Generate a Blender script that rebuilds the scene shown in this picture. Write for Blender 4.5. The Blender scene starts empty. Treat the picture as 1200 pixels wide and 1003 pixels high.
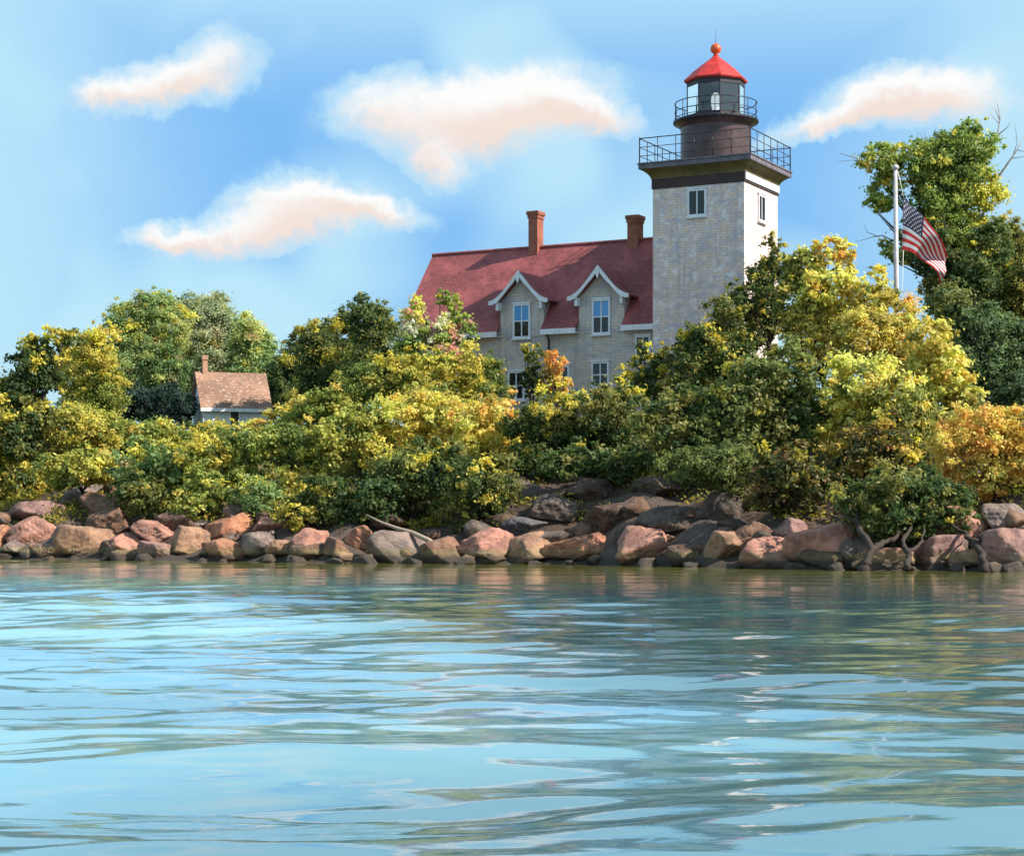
import bpy, bmesh, math, random
import numpy as np
from mathutils import Vector, Matrix

C = bpy.context.scene.collection
scene = bpy.context.scene
RAD = math.radians

# ------------------------------------------------------------------ camera, sky, sun
FPX = 2260.0          # focal length in units of a 1200-wide frame
HZ = 613.0            # row of the horizon in a 1200x1003 frame
EYE = 1.7
cam = bpy.data.cameras.new('camera')
cam.sensor_width = 36.0
cam.lens = 36.0 * FPX / 1200.0
cam.shift_y = (HZ - 501.5) / 1200.0
cam.clip_start = 0.5
cam.clip_end = 6000
cam_ob = bpy.data.objects.new('camera', cam)
C.objects.link(cam_ob)
cam_ob.location = (0, 0, EYE)
cam_ob.rotation_euler = (RAD(90), 0, 0)
scene.camera = cam_ob

scene.view_settings.view_transform = 'Standard'
scene.view_settings.look = 'None'
scene.view_settings.exposure = 0.95
scene.view_settings.gamma = 1.0

SUN_AZ = RAD(110.5)   # clockwise from +Y
SUN_EL = RAD(40.0)
sun_dir = Vector((math.sin(SUN_AZ) * math.cos(SUN_EL), math.cos(SUN_AZ) * math.cos(SUN_EL), math.sin(SUN_EL)))
sun = bpy.data.lights.new('sun', 'SUN')
sun.energy = 4.6
sun.angle = RAD(0.5)
sun.color = (1.0, 0.92, 0.80)
sun_ob = bpy.data.objects.new('sun', sun)
C.objects.link(sun_ob)
sun_ob.rotation_euler = (-sun_dir).to_track_quat('-Z', 'Y').to_euler()
sun_ob.location = (60, 0, 60)

SKY_STRENGTH = 0.12
world = bpy.data.worlds.new('World')
scene.world = world
world.use_nodes = True


class NT:
    """small helper for node trees"""
    def __init__(self, tree):
        self.t = tree
        tree.nodes.clear()

    def n(self, typ, ins=None, **props):
        nd = self.t.nodes.new(typ)
        for k, v in props.items():
            setattr(nd, k, v)
        for k, v in (ins or {}).items():
            sock = nd.inputs[k]
            if isinstance(v, bpy.types.NodeSocket):
                self.t.links.new(v, sock)
            elif isinstance(v, bpy.types.Node):
                self.t.links.new(v.outputs[0], sock)
            else:
                sock.default_value = v
        return nd

    def math(self, op, a, b=0.0, c=None, clamp=False):
        ins = {0: a, 1: b}
        if c is not None:
            ins[2] = c
        return self.n('ShaderNodeMath', ins, operation=op, use_clamp=clamp).outputs[0]

    def mix(self, fac, a, b, blend='MIX'):
        return self.n('ShaderNodeMixRGB', {0: fac, 1: a, 2: b}, blend_type=blend).outputs[0]

    def noise(self, vec, scale, detail=3.0, rough=0.55, out=0):
        ins = {'Scale': scale, 'Detail': detail, 'Roughness': rough}
        if vec is not None:
            ins['Vector'] = vec
        return self.n('ShaderNodeTexNoise', ins).outputs[out]

    def step(self, v, lo, hi):
        return self.n('ShaderNodeMapRange', {0: v, 1: lo, 2: hi, 3: 0.0, 4: 1.0},
                      interpolation_type='SMOOTHSTEP').outputs[0]


def s2l(c):
    out = []
    for v in c:
        v = v / 255.0
        out.append(v / 12.92 if v <= 0.04045 else ((v + 0.055) / 1.055) ** 2.4)
    return tuple(out)


def rgba(c):
    return (c[0], c[1], c[2], 1.0)


def build_sky():
    w = NT(world.node_tree)
    sky = w.n('ShaderNodeTexSky', sky_type='NISHITA', sun_disc=False, sun_elevation=SUN_EL, sun_rotation=SUN_AZ,
              air_density=1.6, dust_density=0.25, ozone_density=4.0, altitude=0)
    tc = w.n('ShaderNodeTexCoord').outputs['Generated']
    vec = w.n('ShaderNodeVectorMath', {0: tc}, operation='NORMALIZE').outputs[0]
    sep = w.n('ShaderNodeSeparateXYZ', {0: vec})
    az = w.math('MULTIPLY', w.math('ARCTAN2', sep.outputs[0], sep.outputs[1]), 57.2958)
    el = w.math('MULTIPLY', w.math('ARCSINE', sep.outputs[2]), 57.2958)
    flat = w.n('ShaderNodeCombineXYZ', {0: az, 1: el, 2: 0.0}).outputs[0]
    n1 = w.noise(flat, 0.55, 4.0, 0.6, 1)
    n2 = w.noise(flat, 2.6, 3.0, 0.6, 1)
    warp = w.n('ShaderNodeVectorMath', {0: n1, 1: (0.5, 0.5, 0.5)}, operation='SUBTRACT').outputs[0]
    warp2 = w.n('ShaderNodeVectorMath', {0: n2, 1: (0.5, 0.5, 0.5)}, operation='SUBTRACT').outputs[0]
    wv = w.n('ShaderNodeVectorMath', {0: warp, 1: (1.7, 1.3, 0), 2: flat}, operation='MULTIPLY_ADD').outputs[0]
    wv = w.n('ShaderNodeVectorMath', {0: warp2, 1: (0.55, 0.42, 0), 2: wv}, operation='MULTIPLY_ADD').outputs[0]
    n3 = w.noise(flat, 7.5, 5.0, 0.65, 1)
    warp3 = w.n('ShaderNodeVectorMath', {0: n3, 1: (0.5, 0.5, 0.5)}, operation='SUBTRACT').outputs[0]
    wv = w.n('ShaderNodeVectorMath', {0: warp3, 1: (0.16, 0.11, 0), 2: wv}, operation='MULTIPLY_ADD').outputs[0]
    ws = w.n('ShaderNodeSeparateXYZ', {0: wv})
    waz, wel = ws.outputs[0], ws.outputs[1]
    # cloud lobes on the sky: azimuth, elevation, half width, half height (degrees), tilt (degrees), weight
    lobes = [
        (-10.6, 12.45, 1.9, 0.6, 10, 0.8), (-9.1, 13.2, 1.6, 0.8, 24, 0.78), (-12.0, 12.3, 1.0, 0.35, 0, 0.5),
        (-1.6, 11.8, 2.7, 1.1, 0, 0.95), (0.4, 12.4, 2.4, 1.0, 4, 1.0), (2.3, 12.0, 1.5, 0.5, -16, 0.9),
        (-2.2, 10.5, 0.9, 0.6, -25, 0.8), (-4.0, 12.2, 1.4, 0.75, 10, 0.55),
        (-7.0, 8.65, 2.5, 0.6, 10, 1.1), (-6.4, 9.5, 1.6, 0.65, 4, 1.15), (-9.8, 8.2, 1.4, 0.32, -4, 0.95), (-4.2, 9.2, 1.5, 0.34, -8, 0.95),
        (9.3, 11.6, 2.0, 0.35, 18, 0.9), (11.1, 12.3, 1.7, 0.65, 6, 1.0), (13.1, 12.2, 1.5, 0.85, -6, 1.0),
    ]
    cover = None
    low = None
    for (a, e, ra, re, tilt, wt) in lobes:
        ct, st = math.cos(RAD(tilt)), math.sin(RAD(tilt))
        dx = w.math('SUBTRACT', waz, a)
        dy = w.math('SUBTRACT', wel, e)
        u = w.math('MULTIPLY_ADD', dx, ct / ra, w.math('MULTIPLY', dy, st / ra))
        v = w.math('MULTIPLY_ADD', dx, -st / re, w.math('MULTIPLY', dy, ct / re))
        d2 = w.math('ADD', w.math('MULTIPLY', u, u), w.math('MULTIPLY', v, v))
        g = w.math('MULTIPLY', w.math('EXPONENT', w.math('MULTIPLY', d2, -1.15)), wt)
        lo = w.math('MULTIPLY', g, w.math('SUBTRACT', 0.15, v))
        cover = g if cover is None else w.math('ADD', cover, g)
        low = lo if low is None else w.math('ADD', low, lo)
    wisp = w.noise(w.n('ShaderNodeVectorMath', {0: wv, 1: (0.8, 1.5, 1.0)}, operation='MULTIPLY').outputs[0], 1.6, 6.0, 0.65)
    cov2 = w.math('MULTIPLY', cover, w.math('MULTIPLY_ADD', wisp, 1.2, 0.42))
    dens = w.math('MULTIPLY', w.step(cov2, 0.06, 1.05), 0.96)
    under = w.step(low, -0.25, 0.75)
    # ordinary broken cloud over the rest of the sky, above the strip the clouds stand in
    pl = w.n('ShaderNodeVectorMath', {0: vec, 1: (1.0, 1.0, 2.2)}, operation='MULTIPLY').outputs[0]
    hi = w.noise(pl, 3.1, 6.0, 0.55)
    hi = w.math('MULTIPLY', w.step(hi, 0.48, 0.66), w.step(el, 16.5, 24.0))
    hi = w.math('MULTIPLY', hi, 0.85)
    # the blue itself: sky texture tinted to the picture's colder, deeper blue, with thin veil variation
    blue = w.mix(1.0, sky.outputs[0], rgba((0.74, 0.99, 1.16)), 'MULTIPLY')
    veil = w.step(w.noise(flat, 0.13, 2.0, 0.5), 0.36, 0.60)
    veil = w.math('MAXIMUM', veil, w.math('MULTIPLY', w.step(cover, 0.0, 0.25), 0.75))
    veil = w.math('MAXIMUM', veil, w.step(el, 11.5, 17.0))
    veil = w.math('MAXIMUM', veil, w.math('MULTIPLY', w.step(w.math('ABSOLUTE', waz), 6.5, 16.0), 0.95))
    k = 1.0 / SKY_STRENGTH / 1.93
    deep = rgba(tuple(k * c for c in s2l((120, 181, 241))))
    pale = rgba(tuple(k * c for c in s2l((186, 227, 247))))
    tone = w.mix(veil, deep, pale)
    tone = w.mix(w.math('MULTIPLY', w.step(el, 7.0, 0.0), 0.6), tone, pale)
    zen = rgba(tuple(k * c for c in s2l((158, 208, 240))))
    tone = w.mix(w.step(el, 22.0, 40.0), tone, zen)
    blue = w.mix(0.92, blue, tone)
    lit = rgba(tuple(k * c for c in (1.03, 1.01, 0.98)))
    shade = rgba(tuple(k * c for c in (0.94, 0.76, 0.66)))
    ccol = w.mix(under, lit, shade)
    col = w.mix(hi, blue, rgba(tuple(k * c for c in (0.90, 0.90, 0.90))))
    col = w.mix(w.math('MULTIPLY', dens, 0.95), col, ccol)
    bg = w.n('ShaderNodeBackground', {'Color': col, 'Strength': SKY_STRENGTH})
    w.n('ShaderNodeOutputWorld', {0: bg.outputs[0]})


build_sky()


# ------------------------------------------------------------------ helpers
def setp(o, label=None, cat=None, group=None, kind=None):
    if label: o['label'] = label
    if cat: o['category'] = cat
    if group: o['group'] = group
    if kind: o['kind'] = kind
    return o


def empty(name, loc=(0, 0, 0), rotz=0.0):
    o = bpy.data.objects.new(name, None)
    C.objects.link(o)
    o.location = loc
    o.rotation_euler = (0, 0, rotz)
    o.empty_display_size = 0.5
    return o


class MB:
    """collects vertices and faces for one mesh object"""
    def __init__(self):
        self.v, self.f, self.m = [], [], []

    def add(self, verts, faces, mi=0):
        o = len(self.v)
        self.v += [tuple(p) for p in verts]
        self.f += [tuple(i + o for i in f) for f in faces]
        self.m += [mi] * len(faces)

    def box(self, x0, x1, y0, y1, z0, z1, mi=0):
        self.add([(x0, y0, z0), (x1, y0, z0), (x1, y1, z0), (x0, y1, z0), (x0, y0, z1), (x1, y0, z1), (x1, y1, z1), (x0, y1, z1)],
                 [(0, 3, 2, 1), (4, 5, 6, 7), (0, 1, 5, 4), (1, 2, 6, 5), (2, 3, 7, 6), (3, 0, 4, 7)], mi)

    def prism(self, poly, axis, a, b, mi=0):
        """poly in the two other axes, extruded along axis from a to b"""
        n = len(poly)
        def pt(p, t):
            return {0: (t, p[0], p[1]), 1: (p[0], t, p[1]), 2: (p[0], p[1], t)}[axis]
        vs = [pt(p, a) for p in poly] + [pt(p, b) for p in poly]
        fs = [tuple(range(n - 1, -1, -1)), tuple(range(n, 2 * n))]
        fs += [(i, (i + 1) % n, n + (i + 1) % n, n + i) for i in range(n)]
        self.add(vs, fs, mi)

    def lathe(self, prof, n, cx=0, cy=0, mi=0, a0=0.0):
        """prof: (radius, z) from bottom to top"""
        o = []
        for r, z in prof:
            for i in range(n):
                t = a0 + 2 * math.pi * i / n
                o.append((cx + r * math.cos(t), cy + r * math.sin(t), z))
        fs = []
        for k in range(len(prof) - 1):
            for i in range(n):
                j = (i + 1) % n
                fs.append((k * n + i, k * n + j, (k + 1) * n + j, (k + 1) * n + i))
        fs.append(tuple(range(n - 1, -1, -1)))
        fs.append(tuple((len(prof) - 1) * n + i for i in range(n)))
        self.add(o, fs, mi)

    def tube(self, pts, radii, n=8, mi=0, cap=True):
        pts = [Vector(p) for p in pts]
        if not isinstance(radii, (list, tuple)):
            radii = [radii] * len(pts)
        ring = []
        ref = None
        for i, p in enumerate(pts):
            d = (pts[min(i + 1, len(pts) - 1)] - pts[max(i - 1, 0)]).normalized()
            if ref is None:
                ref = Vector((1, 0, 0)) if abs(d.x) < 0.8 else Vector((0, 1, 0))
            a = (ref - d * ref.dot(d)).normalized()
            b = d.cross(a)
            ref = a
            ring.append([p + (a * math.cos(2 * math.pi * k / n) + b * math.sin(2 * math.pi * k / n)) * radii[i] for k in range(n)])
        vs = [q for r in ring for q in r]
        fs = []
        for i in range(len(pts) - 1):
            for k in range(n):
                l = (k + 1) % n
                fs.append((i * n + k, i * n + l, (i + 1) * n + l, (i + 1) * n + k))
        if cap:
            fs.append(tuple(range(n - 1, -1, -1)))
            fs.append(tuple((len(pts) - 1) * n + k for k in range(n)))
        self.add(vs, fs, mi)

    def build(self, name, mats, parent=None, smooth=False, bevel=0.0):
        me = bpy.data.meshes.new(name)
        me.from_pydata(self.v, [], self.f)
        if not isinstance(mats, (list, tuple)):
            mats = [mats]
        for m in mats:
            me.materials.append(m)
        me.polygons.foreach_set('material_index', self.m)
        if smooth:
            me.polygons.foreach_set('use_smooth', [True] * len(self.f))
        me.update()
        o = bpy.data.objects.new(name, me)
        C.objects.link(o)
        if parent is not None:
            o.parent = parent
        if bevel:
            b = o.modifiers.new('bevel', 'BEVEL')
            b.width = bevel
            b.segments = 2
            b.limit_method = 'ANGLE'
        return o


# ------------------------------------------------------------------ terrain shape
SH_X = np.array([-400, -120, -60, -24.3, -7.2, 3.5, 9.3, 17.6, 40, 90, 400.])
SH_Y = np.array([150, 112, 101, 91.0, 82.2, 78.6, 71.5, 67.0, 62, 66, 150.])
PR_S = np.array([-60, -8, -1.0, 0.5, 3, 6, 12, 20, 30, 60, 150, 2000.])
PR_Z = np.array([-6, -2.4, -0.5, 0.02, 1.0, 2.2, 4.1, 5.7, 6.7, 7.2, 8.0, 8.0])


def shore(x):
    x = np.asarray(x, float)
    return np.interp(x, SH_X, SH_Y) + 0.35 * np.sin(x * 0.9) + 0.25 * np.sin(x * 2.1 + 1.0)


def ground(x, y):
    x = np.asarray(x, float)
    y = np.asarray(y, float)
    s = y - shore(x)
    z = np.interp(s, PR_S, PR_Z)
    b = np.clip(s / 6.0, 0, 1) * np.clip((60 - s) / 30, 0, 1)
    z = z + b * (0.28 * np.sin(x * 0.55 + 0.3 * y) + 0.22 * np.sin(x * 1.3 - 0.7 * y + 2) + 0.12 * np.sin(2.4 * x + 1.9 * y))
    return z


def wx(px, d):
    return (px - 600.0) * d / FPX


def wz(py, d):
    return EYE + (HZ - py) * d / FPX


def ground_depth(px, py):
    """depth at which the bank shows at this row of the picture column"""
    d = np.arange(55, 140, 0.1)
    x = (px - 600.0) * d / FPX
    y = HZ - (ground(x, d) - EYE) * FPX / d
    ok = np.nonzero((y <= py) & (d > shore(x) - 0.6))[0]
    return float(d[ok[0]]) if len(ok) else 110.0


# ------------------------------------------------------------------ materials
def new_mat(name):
    m = bpy.data.materials.new(name)
    m.use_nodes = True
    return m, NT(m.node_tree)


def finish(w, bsdf):
    w.n('ShaderNodeOutputMaterial', {0: bsdf.outputs[0]})


def paint(name, col, rough=0.5, var=0.25, scale=3.0, metallic=0.0, bump=0.15, grime=None):
    m, w = new_mat(name)
    tc = w.n('ShaderNodeTexCoord').outputs['Object']
    n1 = w.noise(tc, scale, 5, 0.6)
    n2 = w.noise(tc, scale * 7, 4, 0.6)
    c = w.mix(w.step(n1, 0.3, 0.7), rgba(tuple(v * (1 - var) for v in col)), rgba(tuple(min(1, v * (1 + var)) for v in col)))
    if grime:
        c = w.mix(w.math('MULTIPLY', w.step(n2, 0.52, 0.72), 0.7), c, rgba(grime))
    r = w.math('MULTIPLY_ADD', n2, 0.3, rough - 0.15)
    bp = w.n('ShaderNodeBump', {'Strength': bump, 'Distance': 0.02, 'Height': n2})
    b = w.n('ShaderNodeBsdfPrincipled', {'Base Color': c, 'Roughness': r, 'Metallic': metallic, 'Normal': bp.outputs[0]})
    finish(w, b)
    return m


def masonry(name, c1, c2, mortar, bw, bh, patch, patch_amt, bump=0.6, lo=0.5):
    m, w = new_mat(name)
    tc = w.n('ShaderNodeTexCoord').outputs['Object']
    sp = w.n('ShaderNodeSeparateXYZ', {0: tc})
    uv = w.n('ShaderNodeCombineXYZ', {0: w.math('ADD', sp.outputs[0], sp.outputs[1]), 1: sp.outputs[2], 2: 0.0}).outputs[0]
    wob = w.noise(tc, 2.5, 3, 0.5, 1)
    uv2 = w.n('ShaderNodeVectorMath', {0: wob, 1: (0.09, 0.05, 0), 2: uv}, operation='MULTIPLY_ADD').outputs[0]
    br = w.n('ShaderNodeTexBrick', {'Vector': uv2, 'Color1': rgba(c1), 'Color2': rgba(c2), 'Mortar': rgba(mortar), 'Scale': 1.0,
                                    'Mortar Size': 0.014, 'Mortar Smooth': 0.4, 'Bias': 0.0, 'Brick Width': bw, 'Row Height': bh})
    big = w.noise(tc, 0.45, 6, 0.65)
    mid = w.noise(tc, 2.2, 6, 0.7)
    fine = w.noise(tc, 14, 4, 0.7)
    c = w.mix(w.math('MULTIPLY', w.step(mid, lo, lo + 0.10), patch_amt), br.outputs[0], rgba(patch))
    c = w.mix(w.math('MULTIPLY', w.step(big, 0.4, 0.68), 0.35), c, rgba(tuple(v * f for v, f in zip(c2, (0.74, 0.68, 0.62)))))
    c = w.mix(w.math('MULTIPLY', w.step(fine, 0.55, 0.75), 0.35), c, rgba(tuple(v * 0.55 for v in c1)))
    stv = w.n('ShaderNodeVectorMath', {0: tc, 1: (3.2, 3.2, 0.22)}, operation='MULTIPLY').outputs[0]
    st = w.noise(stv, 1.0, 4, 0.6)
    c = w.mix(w.math('MULTIPLY', w.step(st, 0.50, 0.70), 0.45), c, rgba(tuple(v * f for v, f in zip(c2, (0.62, 0.50, 0.42)))))
    blot = w.noise(w.n('ShaderNodeVectorMath', {0: tc, 1: (1.0, 1.0, 2.2)}, operation='MULTIPLY').outputs[0], 1.1, 7, 0.72)
    c = w.mix(w.math('MULTIPLY', w.step(blot, 0.50, 0.60), 0.6), c, rgba(tuple(v * f for v, f in zip(c2, (0.60, 0.68, 0.86)))))
    h = w.math('MULTIPLY_ADD', fine, 0.5, w.math('MULTIPLY', br.outputs[1], -0.8))
    bp = w.n('ShaderNodeBump', {'Strength': bump, 'Distance': 0.03, 'Height': h})
    b = w.n('ShaderNodeBsdfPrincipled', {'Base Color': c, 'Roughness': 0.9, 'Normal': bp.outputs[0]})
    finish(w, b)
    return m


def shingles(name, c1, c2, dark, row=0.22, wid=0.3, pale=None):
    m, w = new_mat(name)
    tc = w.n('ShaderNodeTexCoord').outputs['Object']
    sp = w.n('ShaderNodeSeparateXYZ', {0: tc})
    uv = w.n('ShaderNodeCombineXYZ', {0: sp.outputs[0], 1: w.math('MULTIPLY', sp.outputs[2], 1.3), 2: 0.0}).outputs[0]
    br = w.n('ShaderNodeTexBrick', {'Vector': uv, 'Color1': rgba(c1), 'Color2': rgba(c2), 'Mortar': rgba(dark), 'Scale': 1.0,
                                    'Mortar Size': 0.012, 'Mortar Smooth': 0.2, 'Bias': -0.1, 'Brick Width': wid, 'Row Height': row})
    big = w.noise(tc, 0.5, 6, 0.65)
    mid = w.noise(tc, 3.0, 5, 0.7)
    c = w.mix(w.math('MULTIPLY', w.step(big, 0.42, 0.62), 0.6), br.outputs[0], rgba(tuple(v * 1.6 for v in c1)))
    c = w.mix(w.math('MULTIPLY', w.step(mid, 0.48, 0.68), 0.5), c, rgba(tuple(v * 0.55 for v in c2)))
    if pale:
        pn = w.noise(w.n('ShaderNodeVectorMath', {0: tc, 1: (1.0, 1.0, 3.0)}, operation='MULTIPLY').outputs[0], 3.6, 6, 0.75)
        c = w.mix(w.math('MULTIPLY', w.step(pn, 0.54, 0.68), 0.75), c, rgba(pale))
    rowh = w.math('FRACT', w.math('DIVIDE', w.math('MULTIPLY', sp.outputs[2], 1.3), row))
    h = w.math('MULTIPLY_ADD', rowh, -0.8, w.math('MULTIPLY', mid, 0.5))
    bp = w.n('ShaderNodeBump', {'Strength': 0.5, 'Distance': 0.03, 'Height': h})
    b = w.n('ShaderNodeBsdfPrincipled', {'Base Color': c, 'Roughness': 0.78, 'Normal': bp.outputs[0]})
    finish(w, b)
    return m


def glass_dark(name, col=(0.015, 0.017, 0.022)):
    m, w = new_mat(name)
    tc = w.n('ShaderNodeTexCoord').outputs['Object']
    bp = w.n('ShaderNodeBump', {'Strength': 0.04, 'Distance': 0.02, 'Height': w.noise(tc, 1.6, 2, 0.5)})
    b = w.n('ShaderNodeBsdfPrincipled', {'Base Color': rgba(col), 'Roughness': 0.05, 'IOR': 1.5, 'Normal': bp.outputs[0]})
    finish(w, b)
    return m


def glass_clear(name, tint=(0.85, 0.9, 0.93), opac=0.05):
    m, w = new_mat(name)
    tr = w.n('ShaderNodeBsdfTransparent', {0: rgba(tint)})
    gl = w.n('ShaderNodeBsdfGlossy', {'Color': (1, 1, 1, 1), 'Roughness': 0.03})
    df = w.n('ShaderNodeBsdfDiffuse', {'Color': rgba((0.35, 0.36, 0.38))})
    fr = w.n('ShaderNodeFresnel', {0: 1.5})
    a = w.n('ShaderNodeMixShader', {0: opac, 1: tr.outputs[0], 2: df.outputs[0]})
    b = w.n('ShaderNodeMixShader', {0: fr.outputs[0], 1: a.outputs[0], 2: gl.outputs[0]})
    finish(w, b)
    return m


def leaf_material():
    m, w = new_mat('leaves')
    at = w.n('ShaderNodeAttribute', attribute_name='tint')
    col = at.outputs[0]
    pr = w.n('ShaderNodeBsdfPrincipled', {'Base Color': col, 'Roughness': 0.55, 'Specular IOR Level': 0.25})
    tcol = w.mix(1.0, col, (1.12, 1.10, 0.72, 1), 'MULTIPLY')
    tr = w.n('ShaderNodeBsdfTranslucent', {0: tcol})
    mx = w.n('ShaderNodeMixShader', {0: 0.48, 1: pr.outputs[0], 2: tr.outputs[0]})
    finish(w, mx)
    return m


def bark_material(name, col):
    m, w = new_mat(name)
    tc = w.n('ShaderNodeTexCoord').outputs['Object']
    st = w.n('ShaderNodeVectorMath', {0: tc, 1: (9.0, 9.0, 1.6)}, operation='MULTIPLY').outputs[0]
    n = w.noise(st, 1.5, 5, 0.7)
    c = w.mix(n, rgba(tuple(v * 0.45 for v in col)), rgba(tuple(v * 1.5 for v in col)))
    bp = w.n('ShaderNodeBump', {'Strength': 0.8, 'Distance': 0.03, 'Height': n})
    b = w.n('ShaderNodeBsdfPrincipled', {'Base Color': c, 'Roughness': 0.9, 'Normal': bp.outputs[0]})
    finish(w, b)
    return m


def rock_material():
    m, w = new_mat('granite')
    oi = w.n('ShaderNodeObjectInfo')
    tc0 = w.n('ShaderNodeTexCoord').outputs['Object']
    off = w.math('MULTIPLY', oi.outputs['Random'], 40.0)
    tc = w.n('ShaderNodeVectorMath', {0: tc0, 1: w.n('ShaderNodeCombineXYZ', {0: off, 1: off, 2: off}).outputs[0]}, operation='ADD').outputs[0]
    base = oi.outputs['Color']
    n1 = w.noise(tc, 1.3, 6, 0.65)
    n2 = w.noise(tc, 5.5, 6, 0.7)
    n3 = w.noise(tc, 22, 4, 0.7)
    c = w.mix(w.step(n1, 0.40, 0.60), w.mix(1.0, base, (0.62, 0.58, 0.60, 1), 'MULTIPLY'), w.mix(1.0, base, (1.2, 1.15, 1.1, 1), 'MULTIPLY'))
    c = w.mix(w.math('MULTIPLY', w.step(n2, 0.5, 0.68), 0.55), c, w.mix(0.5, base, (0.45, 0.42, 0.40, 1)))
    c = w.mix(w.math('MULTIPLY', w.step(n3, 0.52, 0.7), 0.35), c, (0.08, 0.06, 0.055, 1))
    # tide mark: wet, algae-stained stone just above the waterline
    geo = w.n('ShaderNodeNewGeometry').outputs['Position']
    z = w.n('ShaderNodeSeparateXYZ', {0: geo}).outputs[2]
    zz = w.math('MULTIPLY_ADD', n2, -0.22, z)
    wet = w.step(zz, 0.34, 0.10)
    c = w.mix(w.math('MULTIPLY', wet, 0.85), c, (0.035, 0.026, 0.016, 1))
    band = w.math('MULTIPLY', w.step(zz, 0.60, 0.36), w.step(zz, 0.16, 0.34))
    c = w.mix(w.math('MULTIPLY', band, 0.35), c, (0.22, 0.20, 0.07, 1))
    rough = w.math('MULTIPLY_ADD', wet, -0.3, 0.88)
    h = w.math('ADD', w.math('MULTIPLY', n2, 0.8), w.math('MULTIPLY', n3, 0.25))
    bp = w.n('ShaderNodeBump', {'Strength': 1.0, 'Distance': 0.12, 'Height': h})
    b = w.n('ShaderNodeBsdfPrincipled', {'Base Color': c, 'Roughness': rough, 'Normal': bp.outputs[0]})
    finish(w, b)
    return m


def bank_material():
    m, w = new_mat('bank_earth')
    tc = w.n('ShaderNodeTexCoord').outputs['Object']
    n1 = w.noise(tc, 0.35, 6, 0.65)
    n2 = w.noise(tc, 1.8, 6, 0.7)
    n3 = w.noise(tc, 12, 4, 0.7)
    c = w.mix(w.step(n1, 0.4, 0.6), rgba(s2l((74, 56, 44))), rgba(s2l((88, 76, 70))))
    c = w.mix(w.math('MULTIPLY', w.step(n2, 0.48, 0.66), 0.6), c, rgba(s2l((48, 38, 30))))
    c = w.mix(w.math('MULTIPLY', w.step(n3, 0.5, 0.7), 0.5), c, rgba(s2l((54, 46, 36))))
    z = w.n('ShaderNodeSeparateXYZ', {0: tc}).outputs[2]
    top = w.step(w.math('MULTIPLY_ADD', n2, 2.0, z), 4.9, 6.6)
    c = w.mix(top, c, w.mix(n3, rgba(s2l((60, 68, 32))), rgba(s2l((104, 98, 46)))))
    wet = w.step(z, 0.5, 0.1)
    c = w.mix(w.math('MULTIPLY', wet, 0.8), c, rgba((0.03, 0.024, 0.016)))
    h = w.math('ADD', w.math('MULTIPLY', n2, 1.0), w.math('MULTIPLY', n3, 0.3))
    bp = w.n('ShaderNodeBump', {'Strength': 0.9, 'Distance': 0.15, 'Height': h})
    b = w.n('ShaderNodeBsdfPrincipled', {'Base Color': c, 'Roughness': 0.95, 'Normal': bp.outputs[0]})
    finish(w, b)
    return m


def water_material():
    m, w = new_mat('lake_water')
    tc = w.n('ShaderNodeTexCoord').outputs['Object']
    st = w.n('ShaderNodeVectorMath', {0: tc, 1: (0.35, 1.0, 1.0)}, operation='MULTIPLY').outputs[0]
    n1 = w.noise(st, 0.12, 3, 0.5)
    n2 = w.noise(st, 4.5, 4, 0.55)
    clear = w.n('ShaderNodeAttribute', attribute_name='clear').outputs[2]  # weight of the dark reflection tone painted into the right-hand water
    c = w.mix(clear, w.mix(w.step(n1, 0.38, 0.62), rgba(s2l((98, 150, 178))), rgba(s2l((126, 174, 186)))), rgba(s2l((36, 72, 82))))  # 'clear' weights the painted dark reflection tone
    bp = w.n('ShaderNodeBump', {'Strength': 0.12, 'Distance': 0.03, 'Height': n2})
    sh = w.n('ShaderNodeAttribute', attribute_name='shore_refl').outputs[2]
    refl_tone = w.mix(n2, rgba(s2l((88, 84, 36))), rgba(s2l((126, 124, 52))))  # olive reflection of the bank, painted into the water colour
    c = w.mix(sh, c, refl_tone)
    b = w.n('ShaderNodeBsdfPrincipled', {'Base Color': c, 'Roughness': 0.04, 'IOR': 2.3, 'Specular IOR Level': 0.5, 'Normal': bp.outputs[0]})
    finish(w, b)
    return m


M = {}
M['tower'] = masonry('tower_stone', s2l((230, 200, 182)), s2l((208, 192, 194)), s2l((194, 170, 158)), 0.46, 0.15, s2l((240, 228, 230)), 0.75, lo=0.5)
M['house'] = masonry('house_stone', s2l((204, 188, 174)), s2l((188, 180, 178)), s2l((172, 160, 154)), 0.44, 0.17, s2l((204, 196, 198)), 0.6, lo=0.52)
M['chimney'] = masonry('chimney_brick', s2l((168, 88, 66)), s2l((150, 76, 58)), s2l((150, 120, 100)), 0.22, 0.075, s2l((150, 76, 58)), 0.5)
M['pale_brick'] = masonry('pale_brick', s2l((196, 120, 84)), s2l((186, 140, 110)), s2l((180, 160, 140)), 0.22, 0.075, s2l((206, 170, 146)), 0.6)
M['red_roof'] = shingles('red_shingles', s2l((138, 70, 70)), s2l((124, 60, 62)), s2l((74, 36, 38)))
M['brown_roof'] = shingles('brown_shingles', s2l((136, 102, 82)), s2l((124, 92, 74)), s2l((84, 62, 50)), 0.2, 0.24, pale=s2l((214, 202, 190)))
M['trim'] = paint('white_trim', s2l((214, 214, 222)), 0.5, 0.1, 2.0, grime=s2l((150, 150, 160)))
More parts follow.
